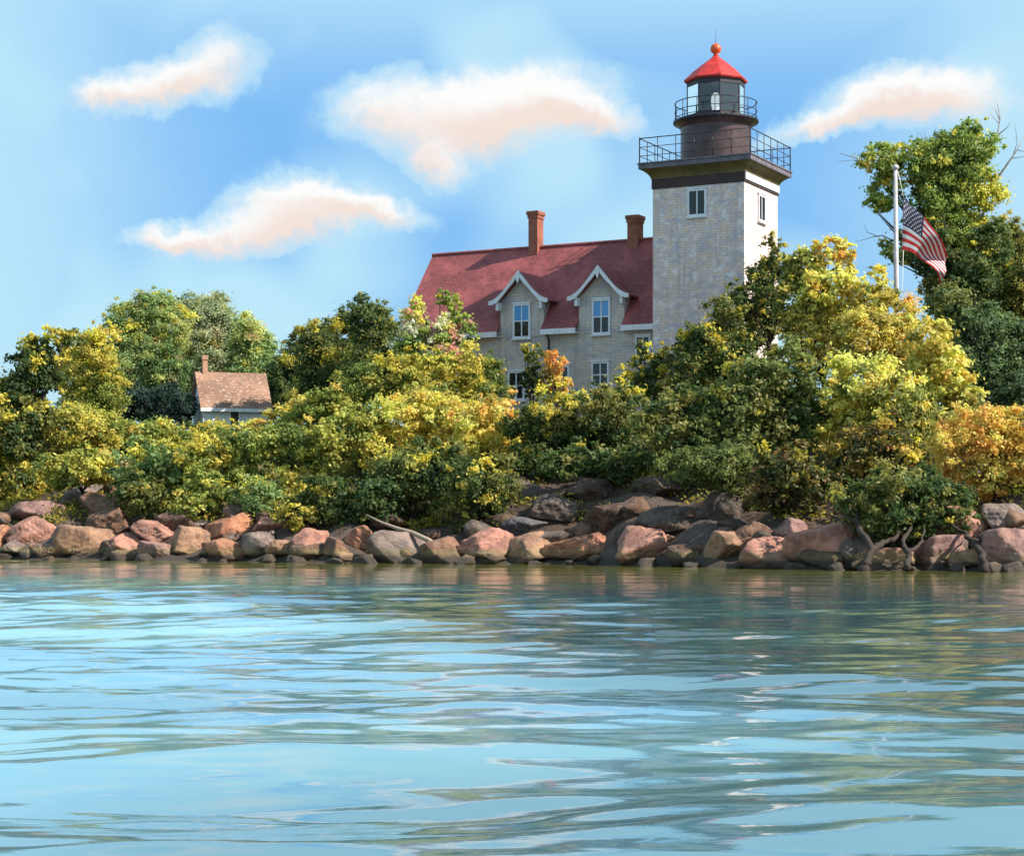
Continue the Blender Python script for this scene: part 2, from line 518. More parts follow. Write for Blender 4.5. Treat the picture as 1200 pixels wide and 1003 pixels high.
def clapboard(name, col):
    m, w = new_mat(name)
    tc = w.n('ShaderNodeTexCoord').outputs['Object']
    z = w.n('ShaderNodeSeparateXYZ', {0: tc}).outputs[2]
    fr = w.math('FRACT', w.math('DIVIDE', z, 0.16))
    n = w.noise(w.n('ShaderNodeVectorMath', {0: tc, 1: (3.0, 3.0, 0.6)}, operation='MULTIPLY').outputs[0], 1.8, 5, 0.7)
    c = w.mix(w.math('MULTIPLY', w.step(n, 0.54, 0.74), 0.4), rgba(col), rgba(s2l((150, 148, 146))))
    c = w.mix(w.math('MULTIPLY', w.step(fr, 0.12, 0.0), 0.5), c, rgba(s2l((96, 94, 96))))
    bp = w.n('ShaderNodeBump', {'Strength': 0.8, 'Distance': 0.04, 'Height': w.math('SUBTRACT', 1.0, fr)})
    b = w.n('ShaderNodeBsdfPrincipled', {'Base Color': c, 'Roughness': 0.65, 'Normal': bp.outputs[0]})
    finish(w, b)
    return m


M['clapboard'] = clapboard('clapboards', s2l((226, 228, 232)))
M['white_board'] = paint('white_boards', s2l((226, 228, 232)), 0.6, 0.08, 2.5, grime=s2l((176, 176, 176)))
M['frieze'] = paint('dark_cornice_paint', s2l((58, 40, 38)), 0.7, 0.35, 1.2)
M['olive'] = paint('olive_cornice_paint', s2l((92, 78, 44)), 0.55, 0.3, 1.5)
M['slab'] = paint('slate_slab', s2l((96, 90, 100)), 0.7, 0.25, 2.0)
M['fascia'] = paint('lit_frieze_paint', s2l((196, 214, 220)), 0.55, 0.1, 2.0)  # sunlit look of the frieze's right side, put into a pale colour
M['drum'] = paint('drum_paint', s2l((74, 56, 56)), 0.38, 0.35, 1.0, metallic=0.25)
M['iron'] = paint('black_iron', s2l((46, 42, 50)), 0.5, 0.2, 6.0, metallic=0.3)
M['lantern_roof'] = paint('red_lantern_paint', s2l((180, 36, 32)), 0.6, 0.35, 2.2, grime=s2l((120, 34, 28)))
M['ball'] = paint('orange_red_paint', s2l((206, 78, 30)), 0.4, 0.2, 4.0)
M['glass'] = glass_dark('window_glass')
M['sky_refl_glass'] = glass_dark('painted_sky_glass', s2l((84, 148, 204)))  # sky reflection in the upper panes, put into the base colour
M['lantern_glass'] = glass_clear('lantern_glass')
M['lens'] = paint('lens_glass', (0.85, 0.86, 0.85), 0.15, 0.05, 9.0)
_b = [n for n in M['lens'].node_tree.nodes if n.type == 'BSDF_PRINCIPLED'][0]   # faint glow added to whiten the lens inside the dark lantern
_b.inputs['Emission Color'].default_value = (1.0, 0.97, 0.9, 1.0)
_b.inputs['Emission Strength'].default_value = 0.35
M['pole'] = paint('pole_paint', s2l((176, 170, 172)), 0.45, 0.15, 2.0, grime=s2l((110, 104, 104)))
M['leaf'] = leaf_material()
M['bark'] = bark_material('dark_bark', s2l((52, 42, 36)))
M['grey_bark'] = bark_material('grey_bark', s2l((136, 124, 116)))
M['drift'] = bark_material('bleached_wood', s2l((152, 134, 120)))
M['rock'] = rock_material()
M['bank'] = bank_material()
M['water'] = water_material()
M['flag_red'] = paint('flag_red', s2l((164, 30, 30)), 0.75, 0.1, 5)
M['flag_white'] = paint('flag_white', s2l((188, 186, 192)), 0.75, 0.06, 5)
M['flag_blue'] = paint('flag_blue', s2l((26, 28, 58)), 0.75, 0.15, 5)
M['rope'] = paint('rope', s2l((214, 210, 204)), 0.8, 0.1, 9)
M['door'] = paint('dark_opening', s2l((48, 40, 40)), 0.6, 0.2, 4)


# ------------------------------------------------------------------ the bank (land)
def grid_mesh(name, X, Y, Z, mat, smooth=True, extra=None):
    ny, nx = X.shape
    v = np.stack([X.ravel(), Y.ravel(), Z.ravel()], 1).astype(np.float32)
    idx = np.arange(nx * ny).reshape(ny, nx)
    q = np.stack([idx[:-1, :-1], idx[:-1, 1:], idx[1:, 1:], idx[1:, :-1]], -1).reshape(-1, 4).astype(np.int32)
    if extra is not None:
        ev, ef = extra
        q = np.concatenate([q, np.asarray(ef, np.int32) + len(v)])
        v = np.concatenate([v, np.asarray(ev, np.float32)])
    me = bpy.data.meshes.new(name)
    me.vertices.add(len(v))
    me.vertices.foreach_set('co', v.ravel())
    me.loops.add(len(q) * 4)
    me.loops.foreach_set('vertex_index', q.ravel())
    me.polygons.add(len(q))
    me.polygons.foreach_set('loop_start', np.arange(0, len(q) * 4, 4, dtype=np.int32))
    me.polygons.foreach_set('loop_total', np.full(len(q), 4, np.int32))
    me.polygons.foreach_set('use_smooth', np.full(len(q), smooth))
    me.materials.append(mat)
    me.update(calc_edges=True)
    me.validate()
    o = bpy.data.objects.new(name, me)
    C.objects.link(o)
    return o


gx = np.concatenate([np.linspace(-900, -70, 24), np.arange(-66, 60, 0.4), np.linspace(64, 900, 24)])
gs = np.concatenate([np.array([-60, -30, -12, -6, -4]), np.arange(-3, 46, 0.4), np.linspace(48, 100, 24), np.array([130, 180, 300, 600, 1200, 2500])])
GX, GS = np.meshgrid(gx, gs)
GY = shore(GX) + GS
bank = grid_mesh('bank', GX, GY, ground(GX, GY), M['bank'])
setp(bank, 'brown earth and rock bank rising from the lake to a grassy top', 'ground', kind='structure')


# ------------------------------------------------------------------ the lake
def wave_height(X, Y):
    rng = np.random.default_rng(11)
    H = np.zeros_like(X)
    specs = [(9.0, 0.050, 5), (4.6, 0.044, 6), (2.4, 0.021, 9), (1.35, 0.0095, 12), (0.75, 0.0050, 14), (0.42, 0.0020, 14)]
    xw = X + 0.5 * np.sin(Y * 0.31 + 0.7) + 0.3 * np.sin(0.22 * X + 2)
    yw = Y + 0.8 * np.sin(X * 0.19) + 0.35 * np.sin(X * 0.47 + Y * 0.13 + 1.1)
    for lam, amp, n in specs:
        for k in range(n):
            l = lam * rng.uniform(0.75, 1.3)
            th = rng.normal(RAD(97), RAD(28))      # travel mostly towards or away from the shore
            kx, ky = math.cos(th) * 2 * math.pi / l, math.sin(th) * 2 * math.pi / l
            ph = rng.uniform(0, 2 * math.pi)
            a = amp * rng.uniform(0.5, 1.2) / math.sqrt(n) * 1.4
            s = np.sin(kx * xw + ky * yw + ph)
            H += a * (s + 0.18 * (s * s - 0.5))
    # gusts: calmer and rougher patches drifting over the water
    g = 0.5 + 0.5 * np.sin(0.11 * X + 0.23 * Y + 0.6 * np.sin(0.13 * X)) * np.sin(0.17 * Y - 0.07 * X + 1.0)
    side = 1.0 / (1.0 + np.exp(-(-X - 0.08 * Y) / 2.5))     # the lee side towards the bushes is calmer
    fade = 0.9 * np.clip((shore(X) - 18.0 - Y) / 20.0, 0.20, 1.0)    # and the strip under the bank is nearly still
    return H * (0.65 + 0.35 * g) * (0.76 + 0.54 * side) * fade


wr = np.exp(np.linspace(math.log(5.5), math.log(125), 900))
wc = np.linspace(-0.52, 0.52, 760)
WC, WR = np.meshgrid(wc, wr)
WX = WC * (WR + 4.0)
WZ = wave_height(WX, WR)
big = [(-3000, -600, -0.45), (3000, -600, -0.45), (3000, 3500, -0.45), (-3000, 3500, -0.45)]
lake = grid_mesh('lake_water', WX, WR, WZ, M['water'], True, (big, [(0, 1, 2, 3)]))
shore_refl_ = np.clip(1.12 - (shore(WX) - WR - 2.0 - 2.0 * np.sin(WX * 0.45) - 1.2 * np.sin(WX * 1.1 + 1)) / 27.0, 0, 1).ravel()
shore_refl_ = np.concatenate([shore_refl_ ** 0.8 * 0.92, np.zeros(4)]).astype(np.float32)
lake.data.attributes.new('shore_refl', 'FLOAT', 'POINT').data.foreach_set('value', shore_refl_)  # weight of the painted reflection band along the shore
refl_dark_ = WX + 0.16 * WR - 2.0 + 2.2 * np.sin(WR * 0.23 + 0.4 * WX) + 1.2 * np.sin(0.7 * WR - 0.35 * WX)
refl_dark_ = np.concatenate([(0.9 / (1.0 + np.exp(-refl_dark_ / 1.6))).ravel(), np.full(4, 0.5)]).astype(np.float32)
lake.data.attributes.new('clear', 'FLOAT', 'POINT').data.foreach_set('value', refl_dark_)     # darker to the right: the bushes' dark reflection put into the colour
setp(lake, 'rippled pale blue lake water reflecting sky and bushes', 'water', kind='structure')


# ------------------------------------------------------------------ windows
def window(name, parent, loc, rotz, w, h, style='sash', label=None):
    """frame stands proud of the wall by its own depth; local -Y looks out"""
    t = 0.11
    mb = MB()
    d0, d1 = -0.06, 0.10
    mb.box(-w / 2, -w / 2 + t, d0, d1, -h / 2, h / 2)
    mb.box(w / 2 - t, w / 2, d0, d1, -h / 2, h / 2)
    mb.box(-w / 2 + t, w / 2 - t, d0, d1, h / 2 - t, h / 2)
    mb.box(-w / 2 + t, w / 2 - t, d0, d1, -h / 2, -h / 2 + t)
    g = 0.035
    mb.box(-g, g, d0 + 0.03, d1, -h / 2 + t, h / 2 - t)
    if style != 'casement':
        mb.box(-w / 2 + t, -g, d0 + 0.032, d1, -g, g)
        mb.box(g, w / 2 - t, d0 + 0.032, d1, -g, g)
    o = mb.build(name, M['trim'], parent)
    o.location = loc
    o.rotation_euler = (0, 0, rotz)
    p = MB()
    p.box(-w / 2 + t, w / 2 - t, 0.0, 0.03, -h / 2 + t, 0.0 if style == 'blue' else h / 2 - t)
    if style == 'blue':
        p.box(-w / 2 + t, w / 2 - t, 0.0, 0.03, 0.001, h / 2 - t, 1)
    pa = p.build('pane', [M['glass'], M['sky_refl_glass']], o)
    s = MB()
    s.box(-w / 2 - 0.07, w / 2 + 0.07, -0.14, 0.04, -h / 2 - 0.10, -h / 2 - 0.002)
    s.build('sill', M['trim'], o, bevel=0.01)
    s = MB()
    s.box(-w / 2 - 0.05, w / 2 + 0.05, -0.10, 0.04, h / 2 + 0.002, h / 2 + 0.09)
    s.build('lintel', M['trim'], o, bevel=0.01)
    return o


# ------------------------------------------------------------------ lighthouse tower (local +X right, +Y into the building)
ROT = RAD(-27.7)
CORNER = (12.64, 105.0, 0.0)
TW, TD = 5.41, 5.30
Z0 = 6.2
ZW = 20.28
tower = setp(empty('lighthouse_tower', (CORNER[0], CORNER[1], 0), ROT),
             'tall square stone lighthouse tower with dark galleries and red lantern roof', 'lighthouse')
mb = MB()
n = 14
for k in range(n):     # slight courses so that the shaft tapers imperceptibly
    pass
mb.box(-TW, 0, 0, TD, Z0, ZW)
mb.build('wall', M['tower'], tower)
# cornice: frieze, cove, slab
mb = MB()
e = 0.06
mb.box(-TW - e, e, -e, TD + e, ZW + 0.02, ZW + 0.55)
mb.build('frieze', M['frieze'], tower, bevel=0.015)
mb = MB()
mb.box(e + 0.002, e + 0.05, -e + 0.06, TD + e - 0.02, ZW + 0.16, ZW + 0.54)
mb.build('lit_frieze_strip', M['fascia'], tower)  # added strip, pale to stand for sunlight on this side of the frieze
mb = MB()
prof = [(0.07, 0.555), (0.10, 0.66), (0.17, 0.78), (0.28, 0.90), (0.42, 1.0), (0.52, 1.08)]
rings = []
for o_, z_ in prof:
    rings.append([(-TW - o_, -o_, ZW + z_), (o_, -o_, ZW + z_), (o_, TD + o_, ZW + z_), (-TW - o_, TD + o_, ZW + z_)])
vs = [p for r in rings for p in r]
fs = [(k * 4 + i, k * 4 + (i + 1) % 4, (k + 1) * 4 + (i + 1) % 4, (k + 1) * 4 + i) for k in range(len(rings) - 1) for i in range(4)]
fs += [(3, 2, 1, 0), tuple(len(vs) - 4 + i for i in range(4))]
mb.add(vs, fs)
mb.build('cornice', M['olive'], tower)
OV = 0.62
mb = MB()
mb.box(-TW - OV, OV, -OV, TD + OV, ZW + 1.085, ZW + 1.34)
mb.box(-TW - OV - 0.05, OV + 0.05, -OV - 0.05, TD + OV + 0.05, ZW + 1.345, ZW + 1.43)
mb.build('gallery_deck', M['slab'], tower, bevel=0.015)
ZD = ZW + 1.43
# lower gallery railing
mb = MB()
x0, x1, y0, y1 = -TW - OV + 0.06, OV - 0.06, -OV + 0.06, TD + OV - 0.06
RH = 1.36
def rail_run(a, b, npost):
    a, b = Vector(a), Vector(b)
    for k in range(npost + 1):
        p = a.lerp(b, k / npost)
        r = 0.035 if k in (0, npost) else 0.024
        mb.tube([p, p + Vector((0, 0, RH + (0.05 if k in (0, npost) else 0)))], r, 6)
    for hh, r in ((RH, 0.03), (RH * 0.64, 0.02), (RH * 0.28, 0.02)):
        mb.tube([a + Vector((0, 0, hh)), b + Vector((0, 0, hh))], r, 6)
cs = [(x0, y0, ZD), (x1, y0, ZD), (x1, y1, ZD), (x0, y1, ZD)]
for i in range(4):
    rail_run(cs[i], cs[(i + 1) % 4], 6)
mb.build('gallery_railing', M['iron'], tower, smooth=True)
# watch room drum
cx, cy = -TW / 2, TD / 2
mb = MB()
zd1 = 24.15
mb.lathe([(2.06, ZD), (2.06, ZD + 0.12), (1.98, ZD + 0.16), (1.98, zd1 - 0.28), (2.06, zd1 - 0.2), (2.12, zd1 - 0.1), (2.30, zd1)], 48, cx, cy)
o = mb.build('watch_room', M['drum'], tower, smooth=True)
o.modifiers.new('edge', 'EDGE_SPLIT').split_angle = RAD(30)
mb = MB()
mb.lathe([(2.36, zd1 + 0.002), (2.40, zd1 + 0.05), (2.40, zd1 + 0.14), (2.36, zd1 + 0.16)], 48, cx, cy)
mb.build('lantern_deck', M['iron'], tower, smooth=False)
zl = zd1 + 0.16
# upper railing
mb = MB()
rr = 2.30
NP = 14
for k in range(NP):
    t = 2 * math.pi * (k + 0.3) / NP
    p = Vector((cx + rr * math.cos(t), cy + rr * math.sin(t), zl))
    mb.tube([p, p + Vector((0, 0, 0.98))], 0.024, 6)
for hh, r in ((0.98, 0.028), (0.5, 0.02), (0.14, 0.02)):
    pts = [(cx + rr * math.cos(2 * math.pi * k / 48), cy + rr * math.sin(2 * math.pi * k / 48), zl + hh) for k in range(49)]
    mb.tube(pts, r, 6, cap=False)
mb.build('lantern_railing', M['iron'], tower, smooth=True)
# lantern room, eight sided
NS = 8
rl = 1.60
za, zb = zl + 0.002, 26.45
ang = [RAD(22.5) + 2 * math.pi * k / NS + RAD(8) for k in range(NS)]
mb = MB()
mb.lathe([(rl + 0.06, za), (rl + 0.06, za + 0.28)], NS, cx, cy, a0=ang[0])
mb.lathe([(rl + 0.05, zb - 0.26), (rl + 0.05, zb)], NS, cx, cy, a0=ang[0])
for t in ang:
    mb.tube([(cx + rl * math.cos(t), cy + rl * math.sin(t), za + 0.28), (cx + rl * math.cos(t), cy + rl * math.sin(t), zb - 0.26)], 0.05, 6)
lf = mb.build('lantern_room', M['iron'], tower)
for k in range(NS):
    t0, t1 = ang[k], ang[(k + 1) % NS]
    tm = math.atan2(math.sin(t0) + math.sin(t1), math.cos(t0) + math.cos(t1))
    wy = math.sin(tm + ROT)                # world direction of this side
    wxx = math.cos(tm + ROT)
    back = wy > 0.5 and abs(wxx) < 0.8 and wxx > -0.45
    a = Vector((cx + rl * math.cos(t0), cy + rl * math.sin(t0), 0))
    b = Vector((cx + rl * math.cos(t1), cy + rl * math.sin(t1), 0))
    nrm = Vector((math.cos(tm), math.sin(tm), 0)) * 0.015
    q = [a - nrm, b - nrm, b + nrm, a + nrm]
    pm = MB()
    pm.prism([(p.x, p.y) for p in q], 2, za + 0.281, zb - 0.261)
    pm.build('blank_panel' if back else 'glass_pane', M['iron'] if back else M['lantern_glass'], lf)
# lens on its pedestal
mb = MB()
mb.lathe([(0.20, za + 0.28), (0.16, za + 0.55), (0.24, za + 0.62)], 20, cx, cy, 1)
mb.lathe([(0.20, za + 0.622), (0.22, za + 0.75), (0.26, za + 0.95), (0.27, za + 1.12), (0.26, za + 1.30), (0.21, za + 1.48), (0.10, za + 1.60)], 24, cx, cy, 0)
mb.build('lens', [M['lens'], M['lens']], tower, smooth=True)
# roof
mb = MB()
mb.lathe([(rl + 0.02, zb + 0.002), (1.78, zb + 0.02), (1.82, zb + 0.12), (1.74, zb + 0.20), (1.30, zb + 0.62), (0.80, zb + 1.02), (0.36, zb + 1.34), (0.16, zb + 1.52)], NS, cx, cy, a0=ang[0])
rf = mb.build('lantern_roof', M['lantern_roof'], tower, bevel=0.012)
mb = MB()
mb.lathe([(0.16, zb + 1.522), (0.13, zb + 1.62), (0.13, zb + 1.66), (0.25, zb + 1.74), (0.31, zb + 1.90), (0.29, zb + 2.05), (0.18, zb + 2.19), (0.04, zb + 2.24)], 20, cx, cy)
mb.build('finial', M['ball'], rf, smooth=True)
mb = MB()
mb.tube([(cx, cy, zb + 2.24), (cx, cy, zb + 3.0)], [0.018, 0.006], 6)
mb.build('lightning_rod', M['iron'], rf)
for loc, rz in (((-2.75, -0.02, 19.35), 0.0), ((0.02, TD / 2, 19.2), RAD(90))):
    window('window', tower, loc, rz, 1.12, 1.5, 'casement')

# ------------------------------------------------------------------ keeper's house (same local frame)
house = setp(empty('keepers_house', (CORNER[0], CORNER[1], 0), ROT),
             'long stone house with red shingled gable roof, two gabled dormers and brick chimneys', 'house')
HX0, HX1 = -22.0, -TW - 0.004
HY0, HY1 = 0.8, 8.8
ZE = 12.93          # roof surface at the eaves line ly = 0.4
PITCH = 1.22
def roof_z(ly):
    return ZE + (ly - 0.4) * PITCH if ly <= 4.8 else ZE + (9.2 - ly) * PITCH
ZR = roof_z(4.8)
mb = MB()
zt0 = roof_z(HY0) - 0.16
mb.prism([(HY0, Z0), (HY1, Z0), (HY1, zt0), (4.8, ZR - 0.18), (HY0, zt0)], 0, HX0, HX1)
mb.build('wall', M['house'], house)
DORM = [-14.03, -8.93]
DHW = 1.42         # half width of dormer walls
# roof: back slope, front slope above the wall line, and eaves strips between the dormers
mb = MB()
XL = HX0 - 0.35
th = 0.15
def slope_piece(xa, xb, ya, yb):
    mb.prism([(ya, roof_z(ya) - th), (yb, roof_z(yb) - th), (yb, roof_z(yb)), (ya, roof_z(ya))], 0, xa, xb)
slope_piece(XL, HX1, 0.80, 4.8)
for xa, xb in ((XL, DORM[0] - DHW - 0.004), (DORM[0] + DHW + 0.004, DORM[1] - DHW - 0.004), (DORM[1] + DHW + 0.004, HX1)):
    slope_piece(xa, xb, 0.35, 0.799)
slope_piece(XL, HX1, 4.801, 9.2)
roof = mb.build('roof', M['red_roof'], house)
mb = MB()
mb.tube([(XL - 0.02, 4.8, ZR + 0.02), (HX1, 4.8, ZR + 0.02)], 0.10, 8)
mb.build('ridge_cap', M['red_roof'], roof)
# fascia / gutter boards with upturned ends, and the gable verge
zf = roof_z(0.35)
for xa, xb in ((XL, DORM[0] - DHW - 0.004), (DORM[0] + DHW + 0.004, DORM[1] - DHW - 0.004), (DORM[1] + DHW + 0.004, HX1)):
    mb = MB()
    mb.box(xa, xb, 0.23, 0.345, zf - 0.33, zf - 0.02)
    fas = mb.build('fascia', M['trim'], house, bevel=0.01)
    mb = MB()
    mb.box(xa, xb, 0.346, 0.795, zf - 0.30, zf - 0.24)
    mb.build('soffit', M['trim'], fas)
mb = MB()
for s in (0, 1):
    ys = (0.35, 4.8) if s == 0 else (9.2, 4.8)
    mb.prism([(ys[0], roof_z(ys[0]) - 0.36), (ys[1], ZR - 0.40), (ys[1], ZR - th - 0.005), (ys[0], roof_z(ys[0]) - th - 0.005)], 0, XL + 0.0, XL + 0.06)
mb.build('verge_board', M['trim'], house)
# dormers
curve = [(0.0, 0.0), (0.35, -0.42), (0.72, -0.86), (1.05, -1.22), (1.40, -1.50), (1.72, -1.66), (1.92, -1.70)]
ZA = 16.3
for dx in DORM:
    mb = MB()
    zc = ZA - 0.22
    mb.prism([(dx - DHW, roof_z(0.8) - 0.9), (dx + DHW, roof_z(0.8) - 0.9), (dx + DHW, ZA - 1.62), (dx + 1.0, ZA - 1.33), (dx, ZA - 0.24), (dx - 1.0, ZA - 1.33), (dx - DHW, ZA - 1.62)],
             1, HY0 - 0.03, 2.9)
    dm = mb.build('dormer', M['house'], house)
    mb = MB()
    for s in (-1, 1):
        top = [(dx + s * a, ZA + b) for a, b in curve]
        bot = [(dx + s * a, ZA + b - 0.10) for a, b in curve]
        for k in range(len(curve) - 1):
            quad = [bot[k], bot[k + 1], top[k + 1], top[k]]
            if s < 0:
                quad = quad[::-1]
            mb.prism(quad, 1, 0.32, 3.4)
    mb.build('dormer_roof', M['red_roof'], dm)
    mb = MB()
    for s in (-1, 1):
        for k in range(len(curve) - 1):
            a0, b0 = curve[k]
            a1, b1 = curve[k + 1]
            t0_, t1_ = 0.24 + 0.05 * math.sin(k * 1.9), 0.24 + 0.05 * math.sin((k + 1) * 1.9)
            quad = [(dx + s * a0, ZA + b0 - t0_), (dx + s * a1, ZA + b1 - t1_), (dx + s * a1, ZA + b1 + 0.03), (dx + s * a0, ZA + b0 + 0.03)]
            if s < 0:
                quad = quad[::-1]
            mb.prism(quad, 1, 0.22, 0.316)
        # bracket under the eaves of the dormer
        mb.box(dx + s * 1.42 - 0.09, dx + s * 1.42 + 0.09, 0.34, 0.765, ZA - 2.2, ZA - 1.72)
    mb.prism([(dx - 0.10, ZA - 0.5), (dx, ZA - 0.72), (dx + 0.10, ZA - 0.5), (dx + 0.10, ZA - 0.1), (dx - 0.10, ZA - 0.1)], 1, 0.18, 0.24)
    mb.build('bargeboard', M['trim'], dm)
    window('window', dm, (dx, HY0 - 0.05, 13.45), 0.0, 1.14, 2.0, 'blue')
for lx, zc, w, h in ((-6.35, 11.55, 0.95, 1.45), (-9.0, 10.15, 1.1, 1.5), (-11.4, 9.95, 0.9, 1.6), (-14.4, 9.7, 1.1, 1.7), (-18.6, 9.6, 1.1, 1.7)):
    window('window', house, (lx, HY0 - 0.02, zc), 0.0, w, h)
window('window', house, (HX0 - 0.02, 4.8, 14.2), RAD(-90), 1.1, 1.8)
mb = MB()
mb.tube([(-12.25, 0.70, Z0 + 0.3), (-12.25, 0.70, 12.3), (-12.25, 0.45, 12.6)], 0.06, 8)
mb.build('downpipe', M['iron'], house, smooth=True)
for lx, zt, w, d in ((-15.17, 20.45, 0.60, 0.80), (-8.62, 19.72, 0.66, 0.82)):
    mb = MB()
    mb.box(lx - w / 2, lx + w / 2, 4.8 - d / 2, 4.8 + d / 2, ZR - 0.9, zt - 0.42)
    mb.box(lx - w / 2 - 0.05, lx + w / 2 + 0.05, 4.8 - d / 2 - 0.05, 4.8 + d / 2 + 0.05, zt - 0.418, zt - 0.22)
    mb.box(lx - w / 2 - 0.10, lx + w / 2 + 0.10, 4.8 - d / 2 - 0.10, 4.8 + d / 2 + 0.10, zt - 0.218, zt)
    ch = mb.build('chimney', M['chimney'], roof)

# ------------------------------------------------------------------ the small cottage
cd = 126.0
cottage = setp(empty('cottage', (wx(238, cd), cd, 0), RAD(20)),
               'small white cottage with weathered brown shingle roof and brick chimney among bushes', 'cottage')
CL, CW = 4.35, 3.4
cz0, cze = 6.9, wz(474, cd)
crz = wz(438, cd + 1.6)
mb = MB()
mb.prism([(0, cz0), (CW, cz0), (CW, cze), (CW / 2, crz - 0.12), (0, cze)], 0, 0, CL)
mb.build('wall', M['clapboard'], cottage)
mb = MB()
k = (crz - cze) / (CW / 2)
for s in (0, 1):
    f = (lambda y: y) if s == 0 else (lambda y: CW - y)
    pl = [(f(-0.28), cze - 0.28 * k + 0.02), (f(CW / 2), crz + 0.02), (f(CW / 2), crz + 0.14), (f(-0.28), cze - 0.28 * k + 0.14)]
    mb.prism(pl if s == 0 else pl[::-1], 0, -0.22, CL + 0.22)
rfc = mb.build('roof', M['brown_roof'], cottage)
for ya, yb in ((-0.36, -0.285), (CW + 0.285, CW + 0.36)):
    mb = MB()
    mb.box(-0.22, CL + 0.22, ya, yb, cze - 0.28 * k - 0.10, cze - 0.28 * k + 0.12)
    mb.build('fascia', M['white_board'], cottage)
mb = MB()
mb.box(0.28, 0.60, CW / 2 - 0.16, CW / 2 + 0.16, crz - 0.3, crz + 0.92)
mb.box(0.24, 0.64, CW / 2 - 0.20, CW / 2 + 0.20, crz + 0.922, crz + 1.22)
mb.build('chimney', M['pale_brick'], rfc)
mb = MB()
mb.box(1.82, 2.34, -0.035, 0.03, cz0 + 0.05, cze - 0.35)
dr = mb.build('door', M['door'], cottage)
mb = MB()
mb.box(1.72, 1.818, -0.06, 0.03, cz0 + 0.05, cze - 0.26)
mb.box(2.342, 2.44, -0.06, 0.03, cz0 + 0.05, cze - 0.26)
mb.box(1.82, 2.34, -0.06, 0.03, cze - 0.348, cze - 0.26)
mb.build('door_frame', M['white_board'], dr)

# ------------------------------------------------------------------ flagpole and flag
fd = 101.0
fx = wx(1050, fd)
fg = float(ground(fx, fd))
pole = setp(empty('flagpole', (fx, fd, fg - 0.2)), 'grey weathered flagpole rising out of the golden bushes', 'flagpole')
ptop = wz(199, fd) - (fg - 0.2)
mb = MB()
mb.tube([(0.04, 0, 0), (0.02, 0, ptop * 0.5), (-0.03, 0, ptop)], [0.17, 0.145, 0.10], 14)
mb.build('pole', M['pole'], pole, smooth=True)
mb = MB()
mb.lathe([(0.10, ptop + 0.002), (0.17, ptop + 0.04), (0.19, ptop + 0.12), (0.15, ptop + 0.22), (0.04, ptop + 0.27)], 14, -0.03, 0)
mb.build('finial', M['pole'], pole, smooth=True)
mb = MB()
hx, hz = wx(1058.5, fd) - fx, wz(231, fd) - (fg - 0.2)
mb.tube([(0.08, -0.05, ptop - 0.1), (hx * 0.6, -0.05, hz + 0.7), (hx, -0.04, hz + 0.02)], 0.022, 6)
mb.tube([(hx, -0.04, wz(293, fd) - fg + 0.2), (hx * 0.8, -0.05, ptop * 0.5), (0.2, -0.05, 1.2)], 0.016, 6)
mb.build('halyard', M['rope'], pole, smooth=True)


def flag_pt(u, v):
    """u from hoist to fly, v from top to bottom; hanging, blown slightly off the pole"""
    tl, bl, tr, br = (1058, 231), (1057, 293), (1113, 299), (1101, 334)
    top = (tl[0] + (tr[0] - tl[0]) * u, tl[1] + (tr[1] - tl[1]) * (u ** 1.1) - 3 * math.sin(u * math.pi))
    bot = (bl[0] + (br[0] - bl[0]) * (u ** 0.9), bl[1] + (br[1] - bl[1]) * (u ** 2.3) + 4 * math.sin(u * math.pi * 0.9) * (1 - u))
    px = top[0] + (bot[0] - top[0]) * v
    py = top[1] + (bot[1] - top[1]) * v
    fold = 0.50 * u ** 0.7 * math.sin(7.0 * u + 4.5 * v + 0.4) + 0.22 * u ** 0.6 * math.sin(13 * u + 7.5 * v)
    return Vector((wx(px, fd), fd - 0.05 + fold, wz(py, fd)))


mb = MB()
NU, NV = 60, 52
vs = [flag_pt(i / NU, j / NV) for j in range(NV + 1) for i in range(NU + 1)]
org = flag_pt(0, 0)
mb.v = [tuple(p - org) for p in vs]
for j in range(NV):
    for i in range(NU):
        mb.f.append((j * (NU + 1) + i, (j + 1) * (NU + 1) + i, (j + 1) * (NU + 1) + i + 1, j * (NU + 1) + i + 1))
        stripe = int(j * 13 / NV)
        if i < NU * 0.42 and j < NV * 7 / 13:
            mb.m.append(2)
        else:
            mb.m.append(0 if stripe % 2 == 0 else 1)
for r in range(9):
    for c in range(6 if r % 2 == 0 else 5):
        u = 0.42 * ((2 * c + 1 + (r % 2)) / 12.0)
        v = (7 / 13) * ((r + 1) / 10.0)
        p = flag_pt(u, v)
        du = (flag_pt(u + 0.01, v) - p).normalized()
        dv = (flag_pt(u, v + 0.01) - p).normalized()
        nn = du.cross(dv).normalized()
        for side in (1, -1):
            pts = []
            for q in range(10):
                rad = 0.06 if q % 2 == 0 else 0.026
                t = math.pi * q / 5
                pts.append(p - org + (du * math.sin(t) - dv * math.cos(t)) * rad + nn * 0.012 * side)
            mb.add(pts, [tuple(range(10)) if side > 0 else tuple(range(9, -1, -1))], 1)
flag = mb.build('flag', [M['flag_red'], M['flag_white'], M['flag_blue']], None, smooth=True)
flag.location = org
setp(flag, 'red, white and blue striped flag with stars hanging from the flagpole', 'flag')

